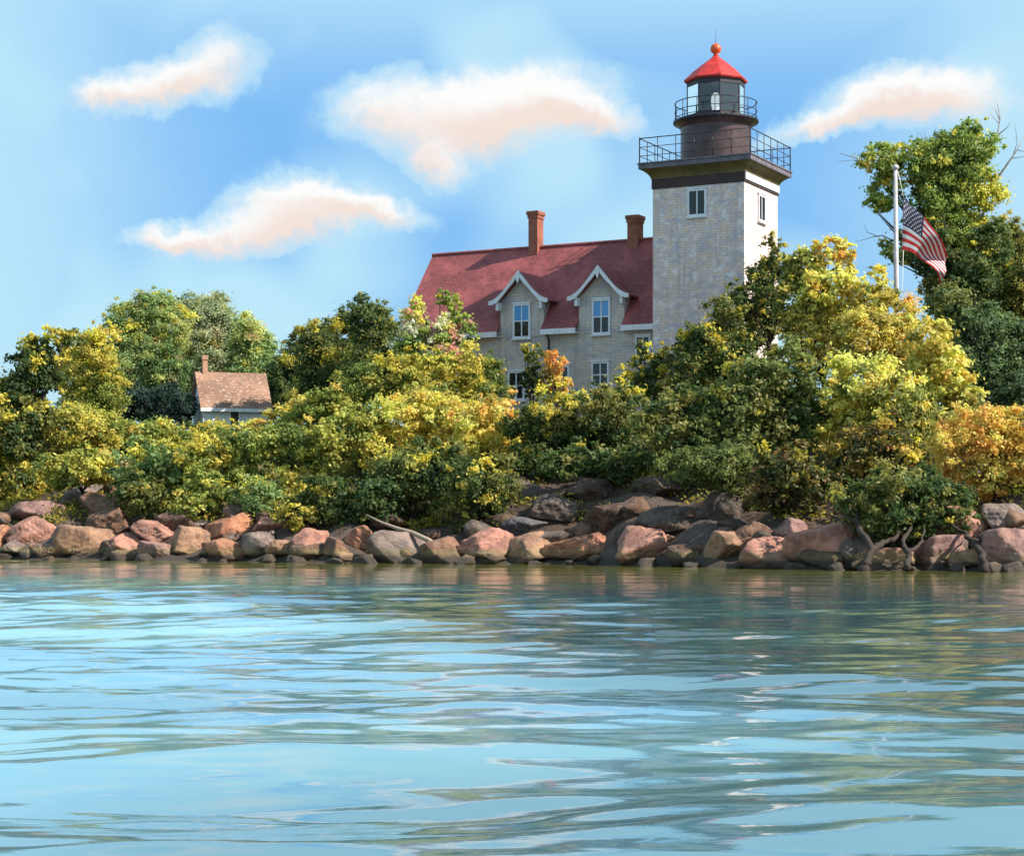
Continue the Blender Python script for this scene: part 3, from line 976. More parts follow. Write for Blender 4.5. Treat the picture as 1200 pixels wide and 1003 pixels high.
# ------------------------------------------------------------------ boulders
_bm = bmesh.new()
bmesh.ops.create_icosphere(_bm, subdivisions=5, radius=1.0)
_bm.verts.ensure_lookup_table()
ICO_V = np.array([v.co[:] for v in _bm.verts])
ICO_F = [tuple(v.index for v in f.verts) for f in _bm.faces]
_bm.free()
_bm = bmesh.new()
bmesh.ops.create_icosphere(_bm, subdivisions=4, radius=1.0)
_bm.verts.ensure_lookup_table()
ICO4_V = np.array([v.co[:] for v in _bm.verts])
ICO4_F = [tuple(v.index for v in f.verts) for f in _bm.faces]
_bm.free()


def make_boulder(seed, w, dp, h, soft=28.0, fine=True):
    """a stone cut by a few random planes, edges worn by a soft minimum, with a rough skin"""
    rng = np.random.default_rng(seed)
    V, F = (ICO_V, ICO_F) if fine else (ICO4_V, ICO4_F)
    n = rng.integers(8, 13)
    N = rng.normal(size=(n, 3))
    N = np.concatenate([N, np.array([[0, 0, 1.0], [0, 0, -1]]) + rng.normal(size=(2, 3)) * 0.22, np.array([[0.5, -0.9, 0.4]]) + rng.normal(size=(1, 3)) * 0.3])
    N /= np.linalg.norm(N, axis=1)[:, None]
    D = rng.uniform(0.62, 0.98, len(N))
    k = np.maximum(V @ N.T, 1e-3)
    t = D[None] / k
    r = -np.log(np.exp(-soft * np.minimum(t, 3)).sum(1)) / soft
    r = np.clip(r, 0.3, 1.25)
    P = V * r[:, None]
    for f, a in ((2.3, 0.016), (6.0, 0.014), (13.0, 0.011), (27.0, 0.008)):
        for q in range(3):
            kk = rng.normal(size=3) * f
            P = P + V * (a * np.sin(P @ kk + rng.uniform(0, 6.28) + 1.3 * np.sin(P @ rng.normal(size=3) * f * 0.7)))[:, None]
    P = P * np.array([w / 2, dp / 2, h / 2]) * 1.06
    me = bpy.data.meshes.new('boulder')
    me.from_pydata(P.tolist(), [], F)
    me.materials.append(M['rock'])
    me.polygons.foreach_set('use_smooth', [True] * len(F))
    me.update()
    o = bpy.data.objects.new('boulder', me)
    C.objects.link(o)
    return o


PINK, TAN, GREY, BROWN, ORNG, MAUV = (184, 132, 114), (168, 130, 104), (142, 124, 116), (130, 96, 76), (180, 124, 94), (160, 122, 114)
rocks = [
    # px, py (centre), width, height in picture units, colour, label
    (4, 630, 24, 34, ORNG, 'orange boulder at the far left end of the rocky shore'),
    (18, 642, 36, 20, GREY, 'low grey boulder in the water beside the leftmost orange boulder'),
    (37, 622, 48, 36, PINK, 'pink boulder near the left end, above a flat tan rock'),
    (56, 646, 42, 18, TAN, 'flat tan rock at the waterline near the left end'),
    (52, 598, 60, 28, MAUV, 'wide mauve boulder high on the rock heap at left, under the dark tree'),
    (98, 632, 52, 42, TAN, 'big tan boulder at the foot of the left rock heap'),
    (96, 578, 52, 24, GREY, 'grey slab topping the left rock heap below the yellow-green shrub'),
    (131, 573, 26, 26, BROWN, 'small brown rock beside the grey slab on top of the heap'),
    (118, 592, 42, 30, BROWN, 'brown boulder in the middle of the left rock heap'),
    (132, 612, 46, 36, BROWN, 'rounded brown boulder at the right side of the left rock heap'),
    (140, 642, 44, 26, PINK, 'pink boulder at the waterline just right of the left heap'),
    (187, 624, 54, 26, PINK, 'wide pink boulder behind a small mauve rock'),
    (183, 643, 34, 22, MAUV, 'small mauve rock in front of the wide pink boulder'),
    (222, 631, 48, 40, TAN, 'tall tan boulder with a pale top below the cottage'),
    (236, 613, 22, 12, GREY, 'small pale grey stone perched behind the tall tan boulder'),
    (268, 616, 48, 28, ORNG, 'orange boulder stacked above another orange boulder'),
    (263, 642, 46, 28, ORNG, 'orange boulder at the waterline underneath its stacked twin'),
    (308, 634, 36, 34, GREY, 'round grey boulder with a pink face right of the orange pair'),
    (317, 614, 36, 20, PINK, 'small pink rock lying behind the round grey boulder'),
    (337, 643, 38, 20, TAN, 'low tan rock between the round grey and pink boulders'),
    (366, 636, 38, 34, PINK, 'round pink boulder beside a small brown stone'),
    (392, 642, 26, 22, BROWN, 'small brown stone between the round pink boulder and a square orange one'),
    (421, 629, 38, 30, ORNG, 'square orange boulder left of the driftwood log'),
    (413, 653, 36, 12, TAN, 'thin flat tan rock in the water under the square orange boulder'),
    (462, 641, 56, 36, GREY, 'large grey boulder under the driftwood log'),
    (516, 645, 52, 38, BROWN, 'slanting brown boulder at the lower end of the driftwood log'),
    (564, 638, 62, 28, PINK, 'long low pink boulder in the middle of the shore'),
    (576, 652, 42, 16, BROWN, 'low dark brown rock in front of the long pink boulder'),
    (621, 642, 62, 38, TAN, 'wide tan boulder below the house'),
    (684, 624, 44, 26, BROWN, 'brown block resting behind a broad flat-topped block'),
    (683, 643, 68, 32, ORNG, 'broad flat-topped block lit pink along its upper face'),
    (755, 635, 60, 48, PINK, 'largest rounded pink boulder, standing below the tower'),
    (803, 648, 36, 26, BROWN, 'small round brown rock right of the largest pink boulder'),
    (849, 636, 52, 40, TAN, 'tan block with a pale slanting top below the dark bushes'),
    (881, 628, 50, 36, BROWN, 'brown boulder half hidden behind the tan block'),
    (902, 647, 74, 36, PINK, 'long pinkish boulder at the waterline right of the tan block'),
    (930, 616, 34, 24, MAUV, 'small mauve rock high behind the long pinkish boulder'),
    (970, 637, 92, 54, PINK, 'huge pinkish boulder left of the crooked overhanging trunk'),
    (1046, 652, 64, 28, TAN, 'low tan boulder beneath the crooked overhanging trunk'),
    (1100, 648, 72, 38, MAUV, 'mauve boulder right of the crooked overhanging trunk'),
    (1122, 620, 66, 46, PINK, 'tall pink boulder behind the mauve one near the right end'),
    (1143, 653, 54, 26, TAN, 'low tan boulder at the waterline near the right end'),
    (1184, 644, 66, 54, MAUV, 'big mauve boulder at the far right end of the shore'),
    (1178, 606, 64, 32, GREY, 'grey boulder on top of the far right boulder'),
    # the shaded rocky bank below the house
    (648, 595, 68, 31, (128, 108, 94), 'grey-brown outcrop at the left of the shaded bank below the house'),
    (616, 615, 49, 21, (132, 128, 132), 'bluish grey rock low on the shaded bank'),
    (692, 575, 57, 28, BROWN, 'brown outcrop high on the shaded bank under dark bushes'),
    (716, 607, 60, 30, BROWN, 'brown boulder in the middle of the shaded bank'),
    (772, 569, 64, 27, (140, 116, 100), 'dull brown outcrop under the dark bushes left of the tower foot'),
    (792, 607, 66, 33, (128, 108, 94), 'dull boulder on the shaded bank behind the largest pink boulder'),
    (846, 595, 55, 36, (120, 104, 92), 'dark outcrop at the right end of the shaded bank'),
]
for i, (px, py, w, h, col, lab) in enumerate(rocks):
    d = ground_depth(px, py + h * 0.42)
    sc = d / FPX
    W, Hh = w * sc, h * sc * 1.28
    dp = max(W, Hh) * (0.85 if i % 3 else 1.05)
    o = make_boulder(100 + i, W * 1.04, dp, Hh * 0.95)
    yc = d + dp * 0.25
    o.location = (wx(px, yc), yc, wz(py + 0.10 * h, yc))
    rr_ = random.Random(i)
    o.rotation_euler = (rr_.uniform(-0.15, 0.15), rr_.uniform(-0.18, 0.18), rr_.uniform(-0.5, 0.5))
    o.color = rgba(tuple(v * (0.9 if i < 44 else 0.46) for v in s2l(col)))  # bank rocks darkened: their shade is put into the colour
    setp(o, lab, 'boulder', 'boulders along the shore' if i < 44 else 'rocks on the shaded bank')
rnd = random.Random(5)
for i in range(84):
    row = 0 if i < 28 else 1
    px = (-20 + 1240 * (i + rnd.uniform(0.1, 0.9)) / 28) if row == 0 else rnd.uniform(-20, 1220)
    d0 = float(shore(wx(px, 80)))
    for _ in range(3):
        d0 = float(shore(wx(px, d0)))
    d = d0 + (rnd.uniform(-0.3, 0.6) if row == 0 else rnd.uniform(0.8, 5.5))
    s = rnd.uniform(0.25, 0.8) if row == 0 else rnd.uniform(0.6, 1.4)
    o = make_boulder(400 + i, s * 1.35, s, s * 0.8, 24.0, False)
    o.name = 'stone'
    x = wx(px, d)
    o.location = (x, d, max(-0.02, float(ground(x, d))) + s * 0.12)
    o.rotation_euler = (rnd.uniform(-0.2, 0.2), rnd.uniform(-0.2, 0.2), rnd.uniform(0, 3))
    o.color = rgba(tuple(v * 0.55 for v in s2l(rnd.choice([BROWN, TAN, (120, 98, 82), (132, 116, 106), (110, 88, 74), (150, 118, 102)]))))
    if row == 0:
        setp(o, 'small dark wet stone wedged at the waterline between the boulders', 'stone', 'small stones at the waterline')
    else:
        setp(o, 'plain brown stone filling a gap between the larger shore boulders', 'stone', 'stones between the boulders')

# driftwood log
dd = ground_depth(470, 640) - 2.3
mb = MB()
pts = [(430, 603, 2.6), (448, 612, 2.3), (466, 619, 1.9), (484, 624, 1.5), (503, 633, 1.0), (524, 650, 0.4)]
P = [Vector((wx(px, dd + o_), dd + o_ - 0.6, wz(py, dd + o_))) for px, py, o_ in pts]
org = P[3].copy()
mb.tube([p - org for p in P], [0.03, 0.055, 0.08, 0.10, 0.12, 0.15], 10)
mb.tube([P[2] - org, P[2] - org + Vector((0.5, -0.1, -0.25)), P[2] - org + Vector((0.8, -0.1, -0.75))], [0.07, 0.05, 0.02], 8)
log = mb.build('driftwood_log', M['drift'], None, smooth=True)
log.location = org
setp(log, 'bleached driftwood log slanting down over the boulders to the water', 'log')


# ------------------------------------------------------------------ trees and shrubs
PAL = {
    'yg': [((158, 146, 58), 3), ((136, 134, 56), 3), ((108, 118, 52), 3.2), ((188, 162, 72), 1.6), ((80, 94, 44), 2.4)],
    'g': [((108, 124, 76), 3), ((92, 112, 68), 3), ((136, 140, 82), 2), ((74, 96, 56), 2), ((138, 122, 84), 0.8)],
    'gl': [((112, 122, 52), 3), ((94, 110, 48), 3), ((146, 142, 56), 2), ((76, 94, 44), 2), ((168, 138, 54), 0.6)],
    'd': [((68, 84, 44), 3), ((56, 74, 42), 3), ((90, 98, 50), 2), ((108, 106, 54), 1.2)],
    'dy': [((64, 78, 40), 4), ((94, 96, 46), 2.5), ((160, 146, 54), 1.5), ((52, 68, 36), 2)],
    'or': [((206, 136, 58), 3), ((192, 136, 58), 3), ((166, 132, 54), 2), ((202, 116, 52), 1.8), ((116, 102, 46), 1.5)],
    'gold': [((208, 164, 70), 3), ((190, 156, 64), 2.6), ((210, 138, 60), 2.6), ((140, 128, 52), 2.3), ((94, 98, 46), 1.5)],
    'ol':  [((122, 116, 48), 3), ((100, 100, 44), 3), ((78, 84, 40), 2), ((146, 132, 54), 1)],
    'olgrey': [((126, 130, 102), 3), ((112, 122, 94), 3), ((140, 124, 100), 1.5), ((96, 112, 80), 2)],
    'teal': [((60, 78, 52), 3), ((74, 92, 58), 3), ((50, 64, 46), 2), ((98, 104, 58), 1.4)],
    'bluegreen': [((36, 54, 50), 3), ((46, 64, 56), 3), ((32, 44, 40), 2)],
    'russet': [((128, 84, 48), 1), ((88, 78, 42), 3), ((66, 70, 38), 3), ((150, 128, 52), 1), ((50, 60, 34), 2)],
    'blossom': [((226, 206, 150), 1.5), ((206, 120, 116), 1.2), ((130, 142, 62), 3), ((98, 116, 54), 3), ((196, 176, 80), 1)],
}
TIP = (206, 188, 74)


def leaves_mesh(name, lobes, pal, rng, leaf, dens, tips=0.0):
    """lobes: (x, y, z, rx, ry, rz) in metres relative to the plant's base. Small pointed leaves in clumps."""
    cols = np.array([s2l(c) for c, _ in PAL[pal]])
    cols = (cols * 0.88 + cols.mean(1)[:, None] * 0.12) * (2.2 if pal in ('gold', 'g', 'olgrey', 'gl', 'or') else 1.9)
    wts = np.array([w for _, w in PAL[pal]], float)
    wts /= wts.sum()
    Pc, Rc, Cc, Oc = [], [], [], []
    for (x, y, z, rx, ry, rz) in lobes:
        rm = (rx * rz) ** 0.5
        nc = int(max(14, 40 * rm * rm * dens + 12))
        dirs = rng.normal(size=(nc, 3))
        dirs /= np.linalg.norm(dirs, axis=1)[:, None]
        rr = rng.uniform(0.30, 1.0, nc) ** 0.45 * rng.uniform(0.78, 1.12, nc)
        # lumpy outline: neighbouring directions swell or shrink together
        a = rng.normal(size=(5, 3)) * 2.2
        lump = 1 + 0.16 * np.sin(dirs @ a.T + rng.uniform(0, 6.28, 5)).mean(1) * 2.0
        spray = rng.random(nc) < 0.10
        rr = np.where(spray, rng.uniform(1.05, 1.35, nc), rr)
        p = dirs * (rr * lump)[:, None] * np.array([rx, ry, rz]) + np.array([x, y, z])
        Pc.append(p)
        Rc.append(np.where(spray, rng.uniform(0.12, 0.24, nc), np.clip(rng.uniform(0.12, 0.34, nc) * rm, 0.14, 0.55)))
        Oc.append(dirs)
        big = rng.choice(len(cols), p=wts)           # each limb leans to one colour of its kind
        ci = np.where(rng.random(nc) < 0.62, big, rng.choice(len(cols), nc, p=wts))
        c = cols[ci].copy()
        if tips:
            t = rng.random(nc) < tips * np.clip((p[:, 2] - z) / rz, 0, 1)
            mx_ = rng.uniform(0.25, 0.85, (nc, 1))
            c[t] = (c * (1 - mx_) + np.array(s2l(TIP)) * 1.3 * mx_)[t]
        Cc.append(c * rng.uniform(0.75, 1.25, nc)[:, None])
    Pc, Rc, Cc, Oc = map(np.concatenate, (Pc, Rc, Cc, Oc))
    nl = np.clip(150 * (Rc / 0.4) ** 2 * (0.16 / leaf) ** 2, 18, 240).astype(int)
    ix = np.repeat(np.arange(len(Pc)), nl)
    N = len(ix)
    g = rng.normal(size=(N, 3))
    g /= np.maximum(np.linalg.norm(g, axis=1), 1e-6)[:, None]
    g *= (np.abs(rng.normal(size=N)) * 0.62 + 0.12)[:, None] * np.array([1.15, 1.15, 0.8])
    pos = Pc[ix] + g * Rc[ix][:, None]
    nrm = rng.normal(size=(N, 3)) * 0.8 + Oc[ix] * 0.55 + g * 0.5 + np.array([0, 0, 0.35])
    nrm /= np.linalg.norm(nrm, axis=1)[:, None]
    r = rng.normal(size=(N, 3))
    a = np.cross(nrm, r)
    a /= np.maximum(np.linalg.norm(a, axis=1), 1e-6)[:, None]
    b = np.cross(nrm, a)
    L = leaf * rng.uniform(0.65, 1.35, N)[:, None]
    v = np.stack([pos - a * L * 0.55, pos - b * L * 0.30 + a * L * 0.05 + nrm * L * 0.06, pos + a * L * 0.55, pos + b * L * 0.30 + a * L * 0.05 + nrm * L * 0.06], 1).reshape(-1, 3)
    c = Cc[ix] * rng.uniform(0.82, 1.18, (N, 1)) * rng.uniform(0.94, 1.06, (N, 3))
    me = bpy.data.meshes.new(name)
    me.vertices.add(4 * N)
    me.vertices.foreach_set('co', v.astype(np.float32).ravel())
    me.loops.add(4 * N)
    me.loops.foreach_set('vertex_index', np.arange(4 * N, dtype=np.int32))
    me.polygons.add(N)
    me.polygons.foreach_set('loop_start', np.arange(0, 4 * N, 4, dtype=np.int32))
    me.polygons.foreach_set('loop_total', np.full(N, 4, np.int32))
    at = me.attributes.new('tint', 'FLOAT_COLOR', 'FACE')
    cc = np.concatenate([np.clip(c, 0, 0.75), np.ones((N, 1))], 1).astype(np.float32)
    at.data.foreach_set('color', cc.ravel())
    me.materials.append(M['leaf'])
    me.update(calc_edges=True)
    return me, N


TOTAL = 0


def plant(kind, cat, label, d, lobes_px, pal, leaf=0.15, dens=1.0, tips=0.0, group=None, trunk_r=0.10, trunk_px=None, depth_k=0.9, seed=0):
    """lobes_px: (px, py, rx, rz[, extra depth]) ; the plant stands on the bank at depth d"""
    global TOTAL
    rng = np.random.default_rng(1000 + seed)
    sc = d / FPX
    bx = trunk_px if trunk_px is not None else sum(l[0] for l in lobes_px) / len(lobes_px)
    if kind == 'shrub' and d < 108:
        low = max(l[1] + 0.85 * l[3] for l in lobes_px)
        d = min(d, max(ground_depth(bx, low), float(shore(wx(bx, 80))) + 2.5))
        sc = d / FPX
    X0 = wx(bx, d)
    zg = float(ground(X0, d))
    root = setp(empty(kind, (X0, d, zg)), label, cat, group)
    lobes = []
    for l in lobes_px:
        px, py, rx, rz = l[:4]
        dy = l[4] if len(l) > 4 else rng.uniform(-0.5, 0.5) * rx * sc
        dd_ = d + dy
        lobes.append((wx(px, dd_) - X0, dy, wz(py, dd_) - zg, rx * sc, rx * sc * depth_k, rz * sc))
    leaf = leaf * rng.uniform(0.9, 1.45)
    me, N = leaves_mesh('crown', lobes, pal, rng, leaf, dens, tips)
    TOTAL += N
    o = bpy.data.objects.new('crown', me)
    C.objects.link(o)
    o.parent = root
    mb = MB()
    zc = np.array([l[2] for l in lobes])
    fork = max(0.3, 0.45 * float(zc.min()) if kind != 'tree' else 0.6 * float(np.median(zc)))
    base = Vector((0, 0, -0.4))
    fk = Vector((rng.uniform(-0.2, 0.2), rng.uniform(-0.2, 0.2), fork))
    mid = base.lerp(fk, 0.5) + Vector((rng.uniform(-0.12, 0.12), rng.uniform(-0.1, 0.1), 0))
    mb.tube([base, mid, fk], [trunk_r * 1.5, trunk_r * 1.05, trunk_r * 0.85], 9)
    for l in lobes:
        t = Vector(l[:3])
        for q in range(3):
            tip = t + Vector(rng.uniform(-0.75, 0.75, 3)) * 1.0 * Vector((l[3], l[4], l[5])).length * 0.5
            m = fk.lerp(tip, 0.5) + Vector(rng.uniform(-0.25, 0.25, 3))
            mb.tube([fk - Vector((0, 0, 0.1)), m, tip], [trunk_r * 0.42, trunk_r * 0.24, 0.010], 6)
    mb.build('trunk' if kind == 'tree' else 'stems', M['bark'], root, smooth=True)
    return root


VEG = [
    # ---- trees behind, left to right
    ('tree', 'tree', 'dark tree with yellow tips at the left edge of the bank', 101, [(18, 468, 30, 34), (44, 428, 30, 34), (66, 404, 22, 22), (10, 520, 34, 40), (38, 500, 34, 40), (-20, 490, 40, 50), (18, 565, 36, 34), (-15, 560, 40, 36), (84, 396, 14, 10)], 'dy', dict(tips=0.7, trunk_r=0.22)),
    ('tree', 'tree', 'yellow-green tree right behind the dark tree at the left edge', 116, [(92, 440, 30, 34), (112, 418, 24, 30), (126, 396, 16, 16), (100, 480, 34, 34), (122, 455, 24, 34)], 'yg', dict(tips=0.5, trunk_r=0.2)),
    ('tree', 'tree', 'bright green tree with a tall top left of the cottage', 142, [(150, 382, 24, 30), (178, 368, 24, 26), (200, 380, 24, 30), (160, 425, 34, 40), (190, 430, 30, 40), (148, 465, 30, 30), (164, 352, 10, 12)], 'g', dict(tips=0.5, trunk_r=0.25)),
    ('tree', 'tree', 'grey-green tree rising right behind the cottage', 150, [(228, 378, 28, 32), (250, 372, 24, 28), (240, 420, 40, 44), (215, 440, 32, 40), (272, 400, 26, 34), (262, 445, 34, 40)], 'olgrey', dict(tips=0.15, trunk_r=0.3)),
    ('tree', 'tree', 'light green tree right of the cottage chimney, thin against the sky', 146, [(292, 398, 22, 28), (308, 412, 16, 20), (296, 440, 28, 40), (312, 465, 22, 26)], 'g', dict(tips=0.3, trunk_r=0.2)),
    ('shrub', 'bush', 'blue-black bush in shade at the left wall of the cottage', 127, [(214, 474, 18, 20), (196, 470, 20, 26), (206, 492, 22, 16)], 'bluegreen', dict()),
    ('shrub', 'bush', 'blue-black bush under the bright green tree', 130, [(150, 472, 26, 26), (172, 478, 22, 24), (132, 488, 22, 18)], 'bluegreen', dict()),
    ('tree', 'tree', 'dark green tree just right of the cottage', 135, [(338, 448, 24, 34), (354, 430, 24, 34), (348, 470, 30, 24), (330, 470, 14, 20)], 'd', dict(tips=0.3, trunk_r=0.18)),
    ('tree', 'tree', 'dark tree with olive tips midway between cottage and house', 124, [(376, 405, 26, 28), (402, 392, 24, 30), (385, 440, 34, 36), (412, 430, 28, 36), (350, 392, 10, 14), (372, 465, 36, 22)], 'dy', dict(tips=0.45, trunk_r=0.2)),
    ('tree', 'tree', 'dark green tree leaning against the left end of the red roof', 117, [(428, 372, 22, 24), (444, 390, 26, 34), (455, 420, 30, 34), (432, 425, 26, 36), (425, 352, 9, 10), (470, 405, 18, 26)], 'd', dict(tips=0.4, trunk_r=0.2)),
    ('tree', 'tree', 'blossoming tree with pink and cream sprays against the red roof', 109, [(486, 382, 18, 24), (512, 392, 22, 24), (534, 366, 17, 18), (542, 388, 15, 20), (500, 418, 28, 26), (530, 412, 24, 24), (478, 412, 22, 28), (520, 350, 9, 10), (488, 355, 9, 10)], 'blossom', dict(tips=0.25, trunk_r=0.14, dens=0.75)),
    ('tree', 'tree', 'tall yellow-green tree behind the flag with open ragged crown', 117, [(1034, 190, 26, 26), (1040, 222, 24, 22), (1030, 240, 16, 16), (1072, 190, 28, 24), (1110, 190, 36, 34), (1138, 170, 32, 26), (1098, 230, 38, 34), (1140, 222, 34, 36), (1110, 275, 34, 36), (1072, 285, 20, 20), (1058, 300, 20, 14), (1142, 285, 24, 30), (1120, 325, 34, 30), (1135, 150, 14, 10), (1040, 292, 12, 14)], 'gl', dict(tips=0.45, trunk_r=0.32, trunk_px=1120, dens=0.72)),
    ('tree', 'tree', 'dark green tree filling the space under the tall yellow-green crown by the flag', 115, [(1092, 300, 22, 26), (1112, 345, 28, 28), (1138, 315, 32, 34), (1100, 270, 18, 20), (1160, 290, 26, 30)], 'd', dict(tips=0.15, trunk_r=0.24)),
    ('tree', 'tree', 'olive tree with ochre patches at the right edge', 124, [(1180, 290, 28, 30), (1196, 330, 36, 40), (1168, 330, 30, 34), (1220, 300, 34, 40), (1160, 365, 30, 30), (1215, 380, 40, 40)], 'ol', dict(tips=0.4, trunk_r=0.3)),
    ('tree', 'tree', 'dark green tree below the olive tree at the right edge', 112, [(1110, 352, 24, 26), (1130, 390, 34, 36), (1165, 395, 36, 36), (1195, 420, 36, 40), (1150, 430, 40, 36), (1185, 465, 40, 34), (1130, 450, 30, 34)], 'teal', dict(trunk_r=0.26)),
    # ---- bushes on the bank, left to right, rear rows first
    ('shrub', 'bush', 'yellow-green bush in front of the dark trees left of the cottage', 104, [(92, 508, 40, 34), (70, 530, 34, 34), (118, 500, 28, 24)], 'yg', dict()),
    ('shrub', 'bush', 'olive-green bush left of the cottage with sunny top', 106, [(160, 512, 38, 22), (190, 510, 28, 18), (136, 520, 26, 26)], 'yg', dict()),
    ('shrub', 'bush', 'bright low bush right in front of the cottage', 112, [(246, 503, 26, 11), (276, 508, 26, 11), (222, 508, 26, 13)], 'yg', dict()),
    ('shrub', 'bush', 'golden low bush at the right corner of the cottage', 112, [(304, 502, 22, 13), (332, 490, 24, 16), (356, 478, 22, 16)], 'gold', dict()),
    ('shrub', 'bush', 'pale green bush on the crest below the dark trees', 105, [(380, 478, 30, 24), (408, 464, 28, 26), (350, 495, 26, 20)], 'yg', dict()),
    ('shrub', 'bush', 'broad golden-green bush left of the house wall', 101, [(440, 448, 34, 30), (478, 440, 32, 26), (510, 432, 28, 24), (545, 428, 24, 26), (500, 468, 40, 26)], 'yg', dict(tips=0.3)),
    ('shrub', 'bush', 'green bush touching the left part of the house wall', 103, [(572, 440, 20, 26), (560, 462, 26, 26), (585, 462, 16, 20)], 'yg', dict(tips=0.3)),
    ('shrub', 'bush', 'narrow dark shrub climbing under the left dormer window', 104, [(626, 424, 9, 22), (622, 446, 12, 20), (618, 412, 5, 9)], 'dy', dict(tips=0.6, leaf=0.13)),
    ('shrub', 'bush', 'orange shrub at the foot of the downpipe', 104, [(650, 424, 14, 18), (642, 446, 14, 20), (658, 446, 12, 16)], 'or', dict(leaf=0.13)),
    ('shrub', 'bush', 'small yellow shrub below the right dormer', 103, [(690, 467, 16, 10), (720, 464, 18, 9), (672, 470, 14, 9)], 'gold', dict(leaf=0.13)),
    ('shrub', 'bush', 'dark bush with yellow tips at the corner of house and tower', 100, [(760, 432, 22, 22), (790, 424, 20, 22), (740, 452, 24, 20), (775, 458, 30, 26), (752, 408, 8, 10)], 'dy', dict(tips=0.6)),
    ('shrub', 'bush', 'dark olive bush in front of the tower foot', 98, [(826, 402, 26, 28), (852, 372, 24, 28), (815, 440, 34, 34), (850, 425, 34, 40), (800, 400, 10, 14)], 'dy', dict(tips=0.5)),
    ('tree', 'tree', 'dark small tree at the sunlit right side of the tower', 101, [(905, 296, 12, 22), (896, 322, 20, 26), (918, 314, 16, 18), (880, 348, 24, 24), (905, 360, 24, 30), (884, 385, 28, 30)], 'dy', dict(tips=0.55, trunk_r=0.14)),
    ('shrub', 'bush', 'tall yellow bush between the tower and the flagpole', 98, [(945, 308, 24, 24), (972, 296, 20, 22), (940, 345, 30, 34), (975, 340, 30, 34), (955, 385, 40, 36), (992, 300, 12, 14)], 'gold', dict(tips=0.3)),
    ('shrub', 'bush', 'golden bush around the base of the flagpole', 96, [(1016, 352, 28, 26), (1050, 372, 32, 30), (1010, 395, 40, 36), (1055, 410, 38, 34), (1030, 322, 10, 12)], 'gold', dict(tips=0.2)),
    ('shrub', 'bush', 'golden bush with olive clumps right of the flagpole', 93, [(1088, 402, 30, 30), (1110, 438, 28, 30), (1080, 450, 36, 34), (1130, 470, 28, 26)], 'gold', dict()),
    ('shrub', 'bush', 'orange autumn bush at the right end of the bank', 83, [(1150, 500, 34, 34), (1185, 515, 36, 36), (1160, 550, 38, 34), (1115, 520, 30, 40), (1215, 540, 40, 44), (1190, 565, 34, 24)], 'or', dict()),
    ('shrub', 'bush', 'yellow and orange bush in the middle of the right bank', 88, [(1010, 452, 44, 38), (1050, 480, 40, 40), (980, 490, 38, 34), (1085, 500, 32, 34)], 'gold', dict()),
    ('shrub', 'bush', 'large dark bush down the slope from the tower', 90, [(930, 436, 38, 38), (890, 452, 38, 40), (900, 505, 44, 42), (940, 490, 30, 34), (860, 490, 40, 44)], 'd', dict(tips=0.3)),
    ('shrub', 'bush', 'dark green bush on the bank beneath the tower wall', 93, [(815, 490, 40, 36), (775, 495, 40, 34), (840, 540, 38, 34), (795, 530, 34, 28)], 'd', dict(tips=0.12)),
    ('shrub', 'bush', 'dark green bush on the bank below the right dormer', 95, [(725, 480, 36, 28), (690, 490, 34, 26), (740, 515, 40, 30), (700, 525, 36, 26)], 'd', dict(tips=0.12)),
    ('shrub', 'bush', 'green bush below the left dormer with lit upper leaves', 95, [(650, 478, 30, 24), (620, 500, 30, 28), (660, 510, 34, 30), (630, 535, 32, 26)], 'dy', dict(tips=0.3)),
    ('shrub', 'bush', 'golden-green bush on the slope below the house corner', 93, [(580, 484, 28, 24), (560, 510, 34, 32), (600, 520, 22, 24), (540, 490, 26, 24)], 'gold', dict()),
    ('shrub', 'bush', 'pale yellow bush in the middle of the slope', 94, [(500, 478, 32, 26), (470, 490, 32, 28), (520, 505, 30, 26)], 'gold', dict()),
    ('shrub', 'bush', 'green and gold bush on the slope under the pale crest bush', 93, [(420, 500, 32, 30), (390, 520, 32, 30), (440, 530, 32, 30)], 'yg', dict()),
    ('shrub', 'bush', 'mottled green bush right below the golden cottage bush', 97, [(345, 525, 32, 28), (318, 520, 28, 24), (360, 555, 34, 30)], 'yg', dict()),
    ('shrub', 'bush', 'olive bush on the slope straight below the cottage', 98, [(270, 528, 34, 24), (240, 532, 32, 24), (285, 555, 32, 28)], 'yg', dict()),
    ('shrub', 'bush', 'green bush on the slope with dark hollow under it', 99, [(195, 540, 32, 24), (165, 548, 32, 26), (215, 562, 30, 26)], 'g', dict(tips=0.4)),
    ('shrub', 'bush', 'bright yellow-green shrub above the left rock heap', 97, [(70, 552, 30, 22), (100, 548, 34, 22), (128, 552, 28, 20)], 'yg', dict()),
    # ---- front row, just above the boulders
    ('shrub', 'bush', 'dark bush with brown twigs right of the left rock heap', 94, [(168, 582, 28, 22), (196, 592, 24, 18), (150, 570, 22, 20)], 'dy', dict()),
    ('shrub', 'bush', 'lime green bush above the tall tan boulder', 92, [(236, 572, 28, 26), (222, 596, 24, 16), (258, 590, 26, 18)], 'yg', dict()),
    ('shrub', 'bush', 'yellow-flecked green bush above the orange boulders', 91, [(300, 580, 30, 24), (280, 592, 24, 18), (325, 592, 26, 20)], 'g', dict(tips=0.5)),
    ('shrub', 'bush', 'dark green bush above the round pink boulder', 89, [(380, 580, 34, 28), (352, 598, 28, 20), (405, 600, 28, 22)], 'dy', dict(tips=0.15)),
    ('shrub', 'bush', 'large dark green bush behind the driftwood log', 87, [(470, 560, 38, 38), (440, 585, 34, 30), (500, 590, 36, 30), (520, 555, 32, 34)], 'd', dict(tips=0.1)),
